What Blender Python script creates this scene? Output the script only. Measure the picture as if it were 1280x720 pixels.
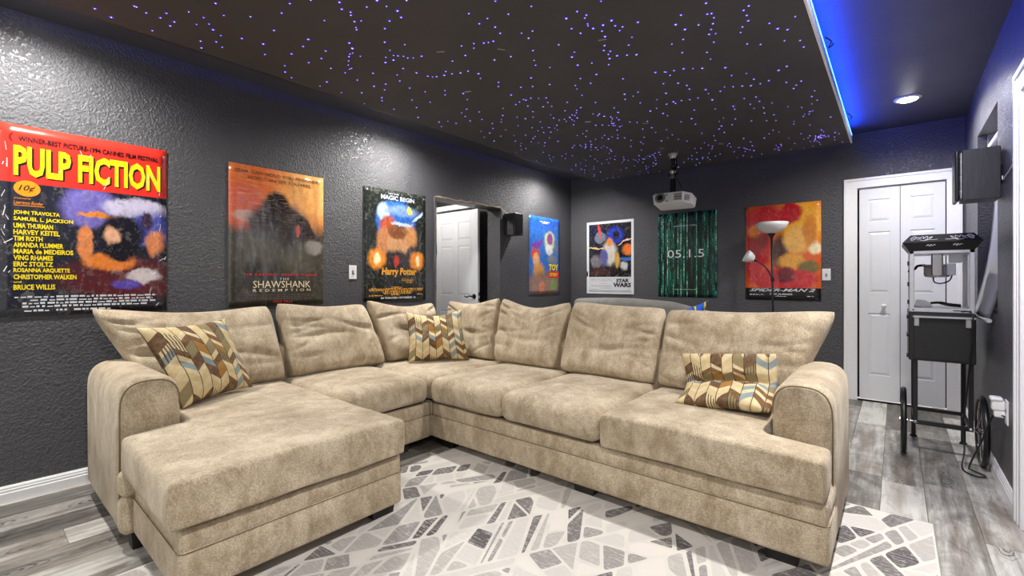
import bpy, bmesh, math, random
from mathutils import Vector, Matrix, noise
for o in list(bpy.data.objects): bpy.data.objects.remove(o)
S = bpy.context.scene
C = S.collection
R = math.radians
PI = math.pi
# ------------------------------------------------------------------ camera, light, exposure
cd = bpy.data.cameras.new('camera'); cam = bpy.data.objects.new('camera', cd); C.objects.link(cam)
cam.location = (0, 0, 1.165); cam.rotation_euler = (R(90), 0, R(40))
cd.sensor_width = 36; cd.lens = 572 / 1280 * 36; cd.shift_y = -9.4 / 1280; cd.clip_start = .02
S.camera = cam
S.view_settings.view_transform = 'Standard'; S.view_settings.look = 'None'
S.view_settings.gamma = 1; S.view_settings.use_curve_mapping = False
S.view_settings.exposure = 0.55
W = bpy.data.worlds.new('world'); S.world = W; W.use_nodes = True
W.node_tree.nodes['Background'].inputs[0].default_value = (1, .97, .93, 1)
W.node_tree.nodes['Background'].inputs[1].default_value = .5        # even fill added for the rest of the house, entering by the open end
SPOT_W = 104
LIGHTS = [(-3.2, .17), (-3.2, 2.45), (-3.2, 4.75), (.07, 4.75), (.07, 2.45), (.07, .17), (-3.2, -2.0), (.07, -2.0)]  # the pair behind the camera is unseen, added as fill light

# ------------------------------------------------------------------ room constants
XL, XR, YB, YF, H = -3.575, .46, 5.58, -2.5, 2.595
PX0, PX1, PY1, PZ = -3.0, -.325, 5.31, 2.45        # star panel

# ------------------------------------------------------------------ helpers
def lin(r, g=None, b=None):
    if g is None: r, g, b = r
    f = lambda c: (c / 255 / 12.92) if c <= 10 else ((c / 255 + .055) / 1.055) ** 2.4
    return (f(r), f(g), f(b), 1)

class NT:
    def __init__(s, name):
        s.m = bpy.data.materials.new(name); s.m.use_nodes = True
        s.t = s.m.node_tree; s.p = s.t.nodes['Principled BSDF']
    def n(s, typ, ins=None, **kw):
        o = s.t.nodes.new(typ)
        for k, v in kw.items(): setattr(o, k, v)
        if ins:
            for k, v in ins.items(): s.set(o.inputs[k], v)
        return o
    def set(s, sock, v):
        if hasattr(v, 'is_output'): s.t.links.new(v, sock)
        else: sock.default_value = v
    def math(s, op, a, b=0.0, c=0.0):
        o = s.n('ShaderNodeMath', operation=op); s.set(o.inputs[0], a); s.set(o.inputs[1], b); s.set(o.inputs[2], c); return o.outputs[0]
    def vec(s, op, a, b=(0, 0, 0)):
        o = s.n('ShaderNodeVectorMath', operation=op); s.set(o.inputs[0], a); s.set(o.inputs[1], b)
        return o.outputs['Value'] if op in ('LENGTH', 'DOT_PRODUCT') else o.outputs[0]
    def mix(s, f, a, b, blend='MIX'):
        o = s.n('ShaderNodeMix', data_type='RGBA', blend_type=blend)
        s.set(o.inputs[0], f); s.set(o.inputs[6], a); s.set(o.inputs[7], b); return o.outputs[2]
    def rng(s, v, a, b, c=0.0, d=1.0, smooth=False):
        o = s.n('ShaderNodeMapRange'); o.clamp = True
        if smooth: o.interpolation_type = 'SMOOTHSTEP'
        s.set(o.inputs[0], v)
        for i, q in enumerate((a, b, c, d)): s.set(o.inputs[i + 1], q)
        return o.outputs[0]
    def noise(s, vec, scale, detail=3, rough=.5, dist=0.0):
        o = s.n('ShaderNodeTexNoise', {'Scale': scale, 'Detail': detail, 'Roughness': rough, 'Distortion': dist})
        if vec is not None: s.set(o.inputs['Vector'], vec)
        return o.outputs['Fac']
    def ramp(s, f, stops, const=False):
        o = s.n('ShaderNodeValToRGB'); cr = o.color_ramp
        if const: cr.interpolation = 'CONSTANT'
        while len(cr.elements) < len(stops): cr.elements.new(.5)
        for e, (p, c) in zip(cr.elements, stops): e.position = p; e.color = c
        s.set(o.inputs[0], f); return o.outputs[0]
    def coord(s, which='Object'): return s.n('ShaderNodeTexCoord').outputs[which]
    def mapping(s, vec, scale=(1, 1, 1), rot=(0, 0, 0), loc=(0, 0, 0)):
        o = s.n('ShaderNodeMapping', {'Scale': scale, 'Rotation': rot, 'Location': loc}); s.set(o.inputs[0], vec); return o.outputs[0]
    def bump(s, h, strength=.3, dist=.01):
        o = s.n('ShaderNodeBump', {'Strength': strength, 'Distance': dist}); s.set(o.inputs['Height'], h)
        s.t.links.new(o.outputs[0], s.p.inputs['Normal'])
    def out(s, col=None, rough=None, metal=None, **kw):
        if col is not None: s.set(s.p.inputs['Base Color'], col)
        if rough is not None: s.set(s.p.inputs['Roughness'], rough)
        if metal is not None: s.set(s.p.inputs['Metallic'], metal)
        for k, v in kw.items(): s.set(s.p.inputs[k], v)
        return s.m

def plain(name, rgb, rough=.5, metal=0.0, var=.08, scale=40, bump=0.0):
    t = NT(name); co = t.coord()
    c = lin(rgb); f = t.noise(co, scale, 3)
    d = tuple(x * (1 - var * 2) for x in c[:3]) + (1,); e = tuple(min(1, x * (1 + var * 2)) for x in c[:3]) + (1,)
    if bump: t.bump(f, bump, .004)
    return t.out(t.mix(f, d, e), rough, metal)
def emit(name, rgb, strength):
    t = NT(name); t.out((0, 0, 0, 1), .6); t.set(t.p.inputs['Emission Color'], rgb + (1,)); t.p.inputs['Emission Strength'].default_value = strength
    return t.m

WO = {}
def worldo(o): return WO[o.name] if o is not None else Vector((0, 0, 0))
def tag(o, label=None, cat=None, group=None, kind=None):
    if label: o['label'] = label
    if cat: o['category'] = cat
    if group: o['group'] = group
    if kind: o['kind'] = kind
    return o
def thing(name, loc, label, cat, group=None):
    o = bpy.data.objects.new(name, None); C.objects.link(o); o.location = loc; o.empty_display_size = .1
    WO[o.name] = Vector(loc); return tag(o, label, cat, group)
def link_mesh(name, me, m, parent, origin):
    o = bpy.data.objects.new(name, me); C.objects.link(o)
    if m is not None: me.materials.append(m)
    WO[o.name] = Vector(origin); o.location = Vector(origin) - worldo(parent)
    if parent is not None: o.parent = parent
    return o
def mk(name, bm, m, parent=None, smooth=0, kind=None):
    """bmesh in world coordinates -> one object whose origin is its own centre"""
    bmesh.ops.recalc_face_normals(bm, faces=bm.faces) if smooth != 'keep' else None
    lo = Vector((min(v.co[i] for v in bm.verts) for i in range(3))); hi = Vector((max(v.co[i] for v in bm.verts) for i in range(3)))
    o_ = (lo + hi) / 2
    bmesh.ops.translate(bm, vec=-o_, verts=bm.verts)
    me = bpy.data.meshes.new(name); bm.to_mesh(me); bm.free()
    if smooth and smooth != 'keep':
        me.polygons.foreach_set('use_smooth', [True] * len(me.polygons))
        if smooth is not True: me.set_sharp_from_angle(angle=R(smooth))
    o = link_mesh(name, me, m, parent, o_)
    if kind: o['kind'] = kind
    return o
def box(bm, lo, hi, bev=0, seg=2, rot=None, piv=None):
    lo = Vector(lo); hi = Vector(hi)
    vs = [bm.verts.new((x, y, z)) for x in (lo.x, hi.x) for y in (lo.y, hi.y) for z in (lo.z, hi.z)]
    q = [(0, 1, 3, 2), (4, 6, 7, 5), (0, 4, 5, 1), (2, 3, 7, 6), (0, 2, 6, 4), (1, 5, 7, 3)]
    fs = [bm.faces.new([vs[i] for i in f]) for f in q]
    if rot is not None:
        piv = Vector(piv) if piv is not None else (lo + hi) / 2
        for v in vs: v.co = piv + rot @ (v.co - piv)
    if bev:
        es = list({e for f in fs for e in f.edges})
        bmesh.ops.bevel(bm, geom=es, offset=bev, segments=seg, affect='EDGES', profile=.5)
    return bm
def bx(lo, hi, bev=0, seg=2, rot=None, piv=None): return box(bmesh.new(), lo, hi, bev, seg, rot, piv)
def ring_faces(bm, a, b):
    n = len(a)
    for i in range(n): bm.faces.new((a[i], a[(i + 1) % n], b[(i + 1) % n], b[i]))
def frame_of(d):
    d = d.normalized(); up = Vector((0, 0, 1)) if abs(d.z) < .95 else Vector((1, 0, 0))
    u = d.cross(up).normalized(); return u, d.cross(u).normalized()
def tube(bm, pts, r, n=8, cap=True, closed=False):
    pts = [Vector(p) for p in pts]; rings = []
    rr = r if isinstance(r, (list, tuple)) else [r] * len(pts)
    u = None
    for i, p in enumerate(pts):
        if closed: d = pts[(i + 1) % len(pts)] - pts[i - 1]
        else: d = pts[min(i + 1, len(pts) - 1)] - pts[max(i - 1, 0)]
        if u is None: u, v = frame_of(d)
        else:
            d = d.normalized(); u = (u - d * u.dot(d)).normalized(); v = d.cross(u)
        rings.append([bm.verts.new(p + (u * math.cos(2 * PI * k / n) + v * math.sin(2 * PI * k / n)) * rr[i]) for k in range(n)])
    for a, b in zip(rings, rings[1:]): ring_faces(bm, a, b)
    if closed: ring_faces(bm, rings[-1], rings[0])
    elif cap:
        bm.faces.new(rings[0][::-1]); bm.faces.new(rings[-1])
    return bm
def tb(pts, r, n=8, **k): return tube(bmesh.new(), pts, r, n, **k)
def lathe(bm, prof, c, axis=Vector((0, 0, 1)), n=24, cap=True):
    u, v = frame_of(axis); a = axis.normalized(); c = Vector(c); rings = []
    for r, h in prof: rings.append([bm.verts.new(c + a * h + (u * math.cos(2 * PI * k / n) + v * math.sin(2 * PI * k / n)) * max(r, 1e-4)) for k in range(n)])
    for p, q in zip(rings, rings[1:]): ring_faces(bm, p, q)
    if cap: bm.faces.new(rings[0][::-1]); bm.faces.new(rings[-1])
    return bm
def lt(prof, c, axis=(0, 0, 1), n=24, cap=True): return lathe(bmesh.new(), prof, c, Vector(axis), n, cap)
def prism(bm, poly, a, b, bev=0, seg=2):
    """poly: list of 3D points in plane at a; extruded by vector b-a"""
    d = Vector(b) - Vector(a)
    v0 = [bm.verts.new(Vector(p)) for p in poly]; v1 = [bm.verts.new(Vector(p) + d) for p in poly]
    f = [bm.faces.new(v0[::-1]), bm.faces.new(v1)]
    ring_faces(bm, v0, v1)
    if bev:
        es = [e for q in f for e in q.edges]
        bmesh.ops.bevel(bm, geom=es, offset=bev, segments=seg, affect='EDGES', profile=.5)
    return bm
def catmull(pts, k=6):
    pts = [Vector(p) for p in pts]; out = []
    for i in range(len(pts) - 1):
        p0, p1, p2, p3 = pts[max(i - 1, 0)], pts[i], pts[i + 1], pts[min(i + 2, len(pts) - 1)]
        for j in range(k):
            t = j / k
            out.append(.5 * ((2 * p1) + (p2 - p0) * t + (2 * p0 - 5 * p1 + 4 * p2 - p3) * t * t + (3 * p1 - p0 - 3 * p2 + p3) * t ** 3))
    return out + [pts[-1]]
def rbox(lo, hi, r=.05, n=10, crown=0.0, bulge=0.0, amp=0.0, sc=3.0, seed=0):
    """soft rounded box, used for upholstery"""
    lo = Vector(lo); hi = Vector(hi); c = (lo + hi) / 2; h = (hi - lo) / 2
    r = min(r, h.x * .98, h.y * .98, h.z * .98)
    def axis(L):
        k = 5; a = [-L + r * (1 - math.cos(PI / 2 * i / k)) for i in range(k)]
        m = max(2, int(n * L / max(h)) + 1); b = [-(L - r) + 2 * (L - r) * i / m for i in range(m + 1)]
        return a + b + [-x for x in reversed(a)]
    ax = [axis(h.x), axis(h.y), axis(h.z)]; N = [len(a) - 1 for a in ax]
    bm = bmesh.new(); V = {}
    def vert(i, j, k):
        if (i, j, k) in V: return V[i, j, k]
        p = Vector((ax[0][i], ax[1][j], ax[2][k]))
        q = Vector(max(-(h[t] - r), min(h[t] - r, p[t])) for t in range(3))
        d = p - q
        o = q + d.normalized() * r if d.length > 1e-9 else p
        sx, sy, sz = o.x / h.x, o.y / h.y, o.z / h.z
        wx, wy, wz = max(0, 1 - sx * sx), max(0, 1 - sy * sy), max(0, 1 - sz * sz)
        if o.z > 0: o.z += crown * (wx * wy) ** .6 * max(0, sz)
        o.x += bulge * sx * wy * wz; o.y += bulge * sy * wx * wz
        if amp:
            w = c + o; o = o + amp * noise.noise_vector(w * sc + Vector((seed * 7.3, 0, 0))) + amp * .5 * noise.noise_vector(w * sc * 3.1 + Vector((0, seed * 3.7, 0)))
        V[i, j, k] = bm.verts.new(c + o); return V[i, j, k]
    for a in range(3):
        b, d = (a + 1) % 3, (a + 2) % 3
        for side in (0, N[a]):
            for i in range(N[b]):
                for j in range(N[d]):
                    def g(x, y):
                        t = [0, 0, 0]; t[a] = side; t[b] = x; t[d] = y; return vert(*t)
                    bm.faces.new((g(i, j), g(i + 1, j), g(i + 1, j + 1), g(i, j + 1)))
    return bm
def pillow(center, thick, nu=28, nv=24, wr=0.0, seed=0, bend=None):
    """closed pillow around a centre sheet center(u,v), u,v in [-1,1]; thick(u,v) half thickness; UV on front"""
    bm = bmesh.new(); uvl = bm.loops.layers.uv.new('UVMap')
    def nrm(u, v):
        e = .02
        a = center(min(u + e, 1), v) - center(max(u - e, -1), v); b = center(u, min(v + e, 1)) - center(u, max(v - e, -1))
        return a.cross(b).normalized()
    def sp(i, n):
        t = -1 + 2 * i / n; return math.sin(t * PI / 2) * .45 + t * .55
    rc = random.Random(seed * 13 + 5); CR = []
    for q in range(11): CR.append((rc.choice((-1, 1)) * rc.uniform(.7, 1), rc.uniform(-.75, .8), rc.uniform(-.5, .5), rc.uniform(.03, .07), rc.uniform(.4, 1.1), rc.uniform(.35, .8)))
    CR.append((rc.uniform(-.2, .2), rc.uniform(-.3, .1), rc.uniform(-.15, .15), .09, .7, .7))
    G = {}
    for s in (1, -1):
        for i in range(nu + 1):
            for j in range(nv + 1):
                u, v = sp(i, nu), sp(j, nv); edge = i in (0, nu) or j in (0, nv)
                if edge and (1, i, j) in G: G[s, i, j] = G[1, i, j]; continue
                p = center(u, v); N = nrm(u, v); th = 0 if edge else thick(u, v)
                d = 0
                if wr and not edge:
                    e = min(1, (1 - abs(u)) * 6) * min(1, (1 - abs(v)) * 6)
                    d = wr * e * .55 * noise.noise(Vector((u * 1.1 + seed * 5.1, v * 1.9 + u * .6, s * 2.0)))
                    for (cu, cv_, sl, wd, ln, dp) in CR:          # folds running in from the sides
                        k = max(0, 1 - abs(u - cu) / ln)
                        d -= wr * e * dp * k * math.exp(-((v - cv_ - sl * (u - cu) - .06 * math.sin(4 * u + seed)) / wd) ** 2)
                G[s, i, j] = bm.verts.new(p + N * (s * th + s * d))
    for s in (1, -1):
        for i in range(nu):
            for j in range(nv):
                q = [(i, j), (i + 1, j), (i + 1, j + 1), (i, j + 1)]
                if s < 0: q.reverse()
                f = bm.faces.new([G[s, a, b] for a, b in q])
                for L, (a, b) in zip(f.loops, q): L[uvl].uv = (sp(a, nu) * .5 + .5, sp(b, nv) * .5 + .5)
    return bm
def bil(bl, br, tr, tl, sag=0.0, pinch=0.0, axis=(0, 0, 1)):
    bl, br, tr, tl = (Vector(q) for q in (bl, br, tr, tl)); A = Vector(axis)
    def f(u, v):
        a, b = (u + 1) / 2, (v + 1) / 2
        a2 = .5 + (a - .5) * (1 - pinch * (1 - v * v)); b2 = .5 + (b - .5) * (1 - pinch * (1 - u * u))
        p = bl * (1 - a2) * (1 - b2) + br * a2 * (1 - b2) + tr * a2 * b2 + tl * (1 - a2) * b2
        return p - A * sag * (1 - u * u) ** 1.2 * max(0, b) ** 2
    return f

# ------------------------------------------------------------------ materials of the setting
def wall_mat(name, rgb, rough=.38, bs=.5):
    t = NT(name); co = t.coord()
    a = t.noise(co, 85, 3, .55); b = t.noise(co, 32, 2, .5)
    v = t.n('ShaderNodeTexVoronoi', {'Scale': 60.0}); t.set(v.inputs['Vector'], co)
    h = t.math('ADD', t.math('MULTIPLY', t.rng(a, .42, .66), .8), t.math('ADD', t.math('MULTIPLY', b, .6), t.math('MULTIPLY', v.outputs['Distance'], .25)))
    t.bump(h, bs, .012)
    big = t.noise(co, 1.3, 3, .6)
    c = lin(rgb); d = tuple(x * .82 for x in c[:3]) + (1,); e = tuple(x * 1.2 for x in c[:3]) + (1,)
    return t.out(t.mix(big, d, e), t.rng(big, .3, .7, rough - .06, rough + .1))
M = {}
M['wall'] = wall_mat('charcoal_wall_paint', (75, 75, 79), .38)
M['ceil'] = wall_mat('charcoal_ceiling_paint', (72, 73, 80), .55, .15)
M['white'] = plain('white_semigloss_paint', (232, 232, 234), .35, var=.02)
M['white2'] = plain('white_door_paint', (220, 222, 226), .4, var=.015, scale=12)
M['black'] = plain('black_satin', (24, 24, 26), .4)
M['blackpl'] = plain('black_plastic', (18, 18, 20), .35)
M['steel'] = plain('brushed_steel', (190, 190, 192), .3, .9, .05)
M['chrome'] = plain('chrome', (215, 215, 218), .12, 1.0, .02)
M['alu'] = plain('aluminium', (205, 206, 210), .35, .7, .03)
M['dark'] = plain('dark_void', (14, 14, 15), .8)
M['raw'] = plain('raw_drywall_edge', (168, 150, 130), .9, var=.25, scale=30, bump=.5)

def plank_mat():
    t = NT('grey_oak_plank'); co = t.coord(); oi = t.n('ShaderNodeObjectInfo'); rnd = oi.outputs['Random']
    off = t.n('ShaderNodeCombineXYZ'); t.set(off.inputs[0], t.math('MULTIPLY', rnd, 37.0)); t.set(off.inputs[1], t.math('MULTIPLY', rnd, 91.0)); t.set(off.inputs[2], t.math('MULTIPLY', rnd, 13.0))
    p = t.vec('ADD', co, off.outputs[0])
    g1 = t.noise(t.mapping(p, (11, .8, 1)), 2.0, 5, .62, .5)
    g2 = t.noise(t.mapping(p, (60, 3.5, 1)), 2.0, 4, .65)
    blot = t.noise(t.mapping(p, (4.0, 2.2, 1)), 1.8, 5, .68, .9)
    # cathedral grain: nested arches repeating along the board
    sx = t.n('ShaderNodeSeparateXYZ'); t.set(sx.inputs[0], co)
    wob = t.math('MULTIPLY', t.math('SUBTRACT', t.noise(t.mapping(p, (10, 5, 1)), 2.0, 2), .5), .05)
    ax_ = t.math('ADD', t.math('ADD', sx.outputs[0], t.math('MULTIPLY', t.math('SUBTRACT', rnd, .5), .08)), wob)
    ay_ = t.math('SUBTRACT', t.math('FRACT', t.math('ADD', t.math('MULTIPLY', sx.outputs[1], 2.1), t.math('MULTIPLY', rnd, 7.0))), .5)
    rx = t.math('MULTIPLY', ax_, 24.0); ry = t.math('MULTIPLY', ay_, 2.6)
    ln = t.math('SQRT', t.math('ADD', t.math('MULTIPLY', rx, rx), t.math('MULTIPLY', ry, ry)))
    rings = t.rng(t.math('SINE', t.math('MULTIPLY', ln, 30.0)), .35, .95)
    ringm = t.math('MULTIPLY', t.math('MULTIPLY', rings, t.rng(ln, 1.05, .7)), t.rng(t.math('FRACT', t.math('MULTIPLY', rnd, 17.3)), .35, .5))
    v = t.math('ADD', t.math('MULTIPLY', g1, .52), t.math('ADD', t.math('MULTIPLY', g2, .2), t.math('MULTIPLY', blot, .48)))
    v = t.math('ADD', v, t.math('MULTIPLY', t.math('SUBTRACT', rnd, .5), .30))
    v = t.math('SUBTRACT', v, t.math('MULTIPLY', ringm, .20))
    col = t.ramp(v, [(.34, lin(60, 58, 55)), (.5, lin(108, 105, 100)), (.62, lin(152, 150, 145)), (.76, lin(200, 199, 194))])
    warm = t.mix(t.rng(t.noise(t.mapping(p, (7, .6, 1)), 2.0, 2), .5, .7, 0, .5), col, lin(122, 106, 92), 'MIX')
    t.bump(t.math('ADD', g2, g1), .12, .003)
    return t.out(warm, t.rng(g2, .3, .7, .36, .5))
M['plank'] = plank_mat()

def brick_box(name, boxes, m, kind='structure', bev=0):
    bm = bmesh.new()
    for lo, hi in boxes: box(bm, lo, hi, bev)
    return tag(mk(name, bm, m), kind=kind)

# ------------------------------------------------------------------ the room shell
floor = brick_box('floor', [((-5.4, YF, -.12), (XR + .15, YB + .15, -.012))], M['dark'])
ceil_ = brick_box('ceiling', [((XL - .2, YF, H), (XR + .2, YB + .2, H + .1))], M['ceil'])
DY0, DY1, DZ = 3.06, 4.04, 2.012     # opening in the left wall
wl = brick_box('wall_left', [((XL - .2, YF, 0), (XL, DY0, H)), ((XL - .2, DY1, 0), (XL, YB + .2, H)), ((XL - .2, DY0, DZ), (XL, DY1, H))], M['wall'])
BX0, BX1, BZ = -.30, .355, 2.072     # closet opening in the back wall
wb = brick_box('wall_back', [((XL, YB, 0), (BX0, YB + .2, H)), ((BX1, YB, 0), (XR + .2, YB + .2, H)), ((BX0, YB, BZ), (BX1, YB + .2, H))], M['wall'])
WY0, WY1, WZ0, WZ1 = 3.916, 4.78, .95, 2.225   # window recess in the right wall
RY0, RY1, RZ = 2.36, 3.17, 2.06                # door in the right wall
wr_ = brick_box('wall_right', [((XR, YF, 0), (XR + .2, RY0, H)), ((XR, RY0, RZ), (XR + .2, RY1, H)), ((XR, RY1, 0), (XR + .2, WY0, H)), ((XR, WY0, 0), (XR + .2, WY1, WZ0)),
                               ((XR, WY0, WZ1), (XR + .2, WY1, H)), ((XR, WY1, 0), (XR + .2, YB, H))], M['wall'])
# passage behind the left opening
brick_box('wall_passage', [((-5.3, 2.7, 0), (-5.2, 4.4, 2.4)), ((-5.2, 4.3, 0), (XL - .2, 4.4, 2.4)), ((-5.2, 2.7, 0), (XL - .2, 2.8, 2.4)), ((-5.3, 2.7, 2.4), (XL - .2, 4.4, 2.5))], M['wall'])

# floor planks, every one its own board
PW, PL = .183, 1.22
rp = random.Random(5)
cache = {}
def plank(x0, y0, y1, wd=PW):
    L = round(y1 - y0, 3); key = (L, round(wd, 3))
    if key not in cache:
        b = bx((-wd / 2 + .0006, -L / 2 + .0006, -.010), (wd / 2 - .0006, L / 2 - .0006, 0), .0012, 1)
        me = bpy.data.meshes.new('plank'); b.to_mesh(me); b.free(); me.materials.append(M['plank']); cache[key] = me
    o = bpy.data.objects.new('plank', cache[key]); C.objects.link(o)
    o.location = Vector((x0 + wd / 2, (y0 + y1) / 2, 0)) - WO[floor.name]; o.parent = floor
offs = [0, .42, .8, .2, .61, 1.0, .33]
k = 0
x = .12 - PW * 21
while x < XR:
    x0 = max(x, XL - .003); x1 = min(x + PW, XR + .002)
    y = YF - offs[k % 7] - .35 * rp.random()
    if k == 20: y = YF - 1.22 + (4.66 - YF) % 1.22
    if x1 - x0 > .01:
        while y < YB:
            a, b = max(y, YF), min(y + PL, YB + .01)
            if b - a > .03: plank(x0, a, b, x1 - x0)
            y += PL
    x += PW; k += 1
for i in range(9):
    xx = XL - .2 - .178 * i
    plank(xx, 2.81, 4.29, .178) if i else plank(XL - .2, DY0, DY1, .195)

# baseboards
def baseboard(name, p0, p1, nrm):
    p0, p1, nrm = Vector(p0), Vector(p1), Vector(nrm)
    prof = [(0, 0), (.016, 0), (.016, .05), (.013, .055), (.013, .066), (.010, .070), (.010, .078), (.005, .088), (0, .088)]
    poly = [p0 + nrm * a + Vector((0, 0, b)) for a, b in prof]
    return tag(mk(name, prism(bmesh.new(), poly, p0, p1), M['white']), kind='structure')
baseboard('baseboard_left', (XL, YF, 0), (XL, DY0 - .01, 0), (1, 0, 0))
baseboard('baseboard_left_far', (XL, DY1 + .02, 0), (XL, YB, 0), (1, 0, 0))
baseboard('baseboard_back', (XL, YB, 0), (BX0 - .1, YB, 0), (0, -1, 0))
baseboard('baseboard_right', (XR, RY1 + .12, 0), (XR, YB, 0), (-1, 0, 0))

# star ceiling panel -------------------------------------------------------------
def star_panel():
    t = NT('star_panel_fabric'); co = t.coord()
    f = t.noise(co, 220, 2); g = t.noise(co, 2.2, 3)
    t.bump(f, .1, .002)
    pm = t.out(t.mix(g, lin(62, 60, 61), lin(78, 75, 76)), .7)
    root = thing('star_ceiling_panel', ((PX0 + PX1) / 2, (YF + PY1) / 2, PZ), 'dark hanging ceiling panel speckled with tiny violet fibre-optic star lights', 'ceiling panel')
    y0 = YF + .3
    mk('panel', bx((PX0, y0, PZ), (PX1, PY1, PZ + .06), .003, 1), pm, root)
    bm = bmesh.new()
    box(bm, (PX1, y0, PZ - .001), (PX1 + .012, PY1 + .012, PZ + .058))
    mk('edge_board', bm, M['white'], root)
    mk('edge_board', bx((PX0 - .012, y0, PZ + .001), (PX0, PY1 + .012, PZ + .066)), M['black'], root)
    mk('edge_board', bx((PX0, PY1, PZ + .001), (PX1, PY1 + .012, PZ + .066)), M['black'], root)
    for x, y in ((PX0 + .3, 4.8), (PX1 - .3, 4.8), (PX0 + .3, 2.2), (PX1 - .3, 2.2), (PX0 + .3, -.5), (PX1 - .3, -.5)):
        mk('hanger', bx((x - .1, y - .1, PZ + .06), (x + .1, y + .1, H - .001)), M['black'], root)
    # led strips lying along the edges
    def strip(lo, hi, m):
        return mk('led_strip', bx(lo, hi), m, root)
    blue = emit('led_blue', (.006, .055, 1.0), 95); blue2 = emit('led_blue_dim', (.0, .07, 1.0), 10)
    strip((PX1 + .001, y0, PZ + .0585), (PX1 + .011, PY1 - .02, PZ + .072), blue)
    strip((PX0 + .004, y0, PZ + .0605), (PX0 + .03, PY1 - .1, PZ + .066), blue2)
    strip((PX0 + .1, PY1 - .03, PZ + .0605), (PX1 - .1, PY1 - .004, PZ + .066), blue2)
    for y in (3.05, 4.55):                                  # loose loops of the strip
        pts = [(PX1 + .024, y, PZ + .06), (PX1 + .05, y + .03, PZ + .04), (PX1 + .035, y + .06, PZ + .02), (PX1 + .055, y + .09, PZ + .05), (PX1 + .03, y + .11, PZ + .062)]
        mk('led_loop', tb(catmull(pts, 4), .004, 6), M['blackpl'], root, True)
    # fibre tips
    rs = random.Random(11); tips = bmesh.new(); halo = bmesh.new(); P = []
    def star(x, y, s):
        n = 6
        for b, r, z in ((halo, .0076 * s, PZ - .0008), (tips, .0022 * s, PZ - .0016)):
            vs = [b.verts.new((x + r * math.cos(2 * PI * i / n), y + r * math.sin(2 * PI * i / n), z)) for i in range(n)]
            b.faces.new(vs[::-1])
    # constellations: short chains, otherwise scattered
    while len(P) < 900:
        x, y = rs.uniform(PX0 + .04, PX1 - .05), rs.uniform(y0, PY1 - .05)
        if all((x - a) ** 2 + (y - b) ** 2 > .003 for a, b in P): P.append((x, y))
    for i in range(60):
        x, y = rs.uniform(PX0 + .2, PX1 - .2), rs.uniform(y0 + .2, PY1 - .2); a = rs.uniform(0, 6.28)
        for j in range(rs.randint(3, 6)):
            P.append((x, y)); a += rs.uniform(-.7, .7); x += .055 * math.cos(a); y += .055 * math.sin(a)
            if not (PX0 + .03 < x < PX1 - .03 and y < PY1 - .03): break
    for i in range(26): P.append((-.52 + rs.gauss(0, .035), 4.9 + rs.gauss(0, .05)))
    for x, y in P: star(x, y, rs.choice((.8, .9, 1, 1, 1.1, 1.3)))
    tag(mk('star_glow', halo, emit('star_violet', (.06, .025, .8), 1.2), root, 'keep'), kind='stuff')
    tag(mk('star_tip', tips, emit('star_white', (.8, .75, 1.0), 3.0), root, 'keep'), kind='stuff')
    for x, y in ((-1.2, 2.18), (-1.68, 1.91), (-1.96, 1.71), (-2.23, 2.19), (-1.91, 3.23), (-1.57, 3.57), (-1.74, 4.34), (-1.26, 4.56)):  # pale dashes drawn for light glinting off the fibres
        mk('fibre_glint', bx((x - .022, y - .004, PZ - .002), (x + .022, y + .004, PZ), rot=Matrix.Rotation(R(rs.uniform(20, 60)), 3, 'Z')), M['steel'], root)
star_panel()

# recessed downlights --------------------------------------------------------------
led_on = emit('downlight_lens', (1, .97, .92), 40)
def downlight(x, y, i):
    where = ['left side nearest the camera', 'left side above the chaise', 'left side by the back corner', 'in front of the white closet door', 'right side halfway along', 'right side above the camera', 'far left behind the camera, unseen and added for fill', 'far right behind the camera, unseen and added for fill'][i]
    root = thing('recessed_downlight', (x, y, H), 'round recessed ceiling downlight with glowing white lens, ' + where, 'ceiling light', 'recessed ceiling downlights')
    mk('trim_ring', lt([(.062, -.001), (.085, -.001), (.085, -.006), (.066, -.012), (.062, -.010)], (x, y, H), n=28, cap=False), M['white'], root, 40)
    mk('lens', lt([(.001, -.026), (.035, -.023), (.055, -.014), (.062, -.006)], (x, y, H), n=28), led_on, root, True)
    ld = bpy.data.lights.new('downlight_beam', 'SPOT'); lo = bpy.data.objects.new('downlight_beam', ld); C.objects.link(lo)
    lo.location = (0, 0, -.03); lo.parent = root
    ld.energy = SPOT_W * (1.25, 1.25, 1.1, 1.0, 1.6, 1.8, 1.3, 1.3)[i]; ld.spot_size = R(164); ld.spot_blend = .85; ld.shadow_soft_size = .05; ld.color = (1, .965, .91)
for i, (x, y) in enumerate(LIGHTS): downlight(x, y, i)

def passage_fill_lamp():  # unseen lamp added to brighten the white passage door
    x, y, z = -4.35, 3.3, 2.4
    root = thing('passage_fill_lamp', (x, y, z), 'small round unseen ceiling lamp added to brighten the passage beyond the left doorway', 'ceiling light')
    mk('lamp_base', lt([(.09, 0), (.09, -.02), (.07, -.025)], (x, y, z), n=24), M['white'], root, 40)
    mk('globe', lt([(.07, -.025), (.085, -.05), (.07, -.085), (.03, -.10), (.001, -.102)], (x, y, z), n=24), emit('passage_fill_globe', (1, .95, .88), 150), root, True)
passage_fill_lamp()

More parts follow.
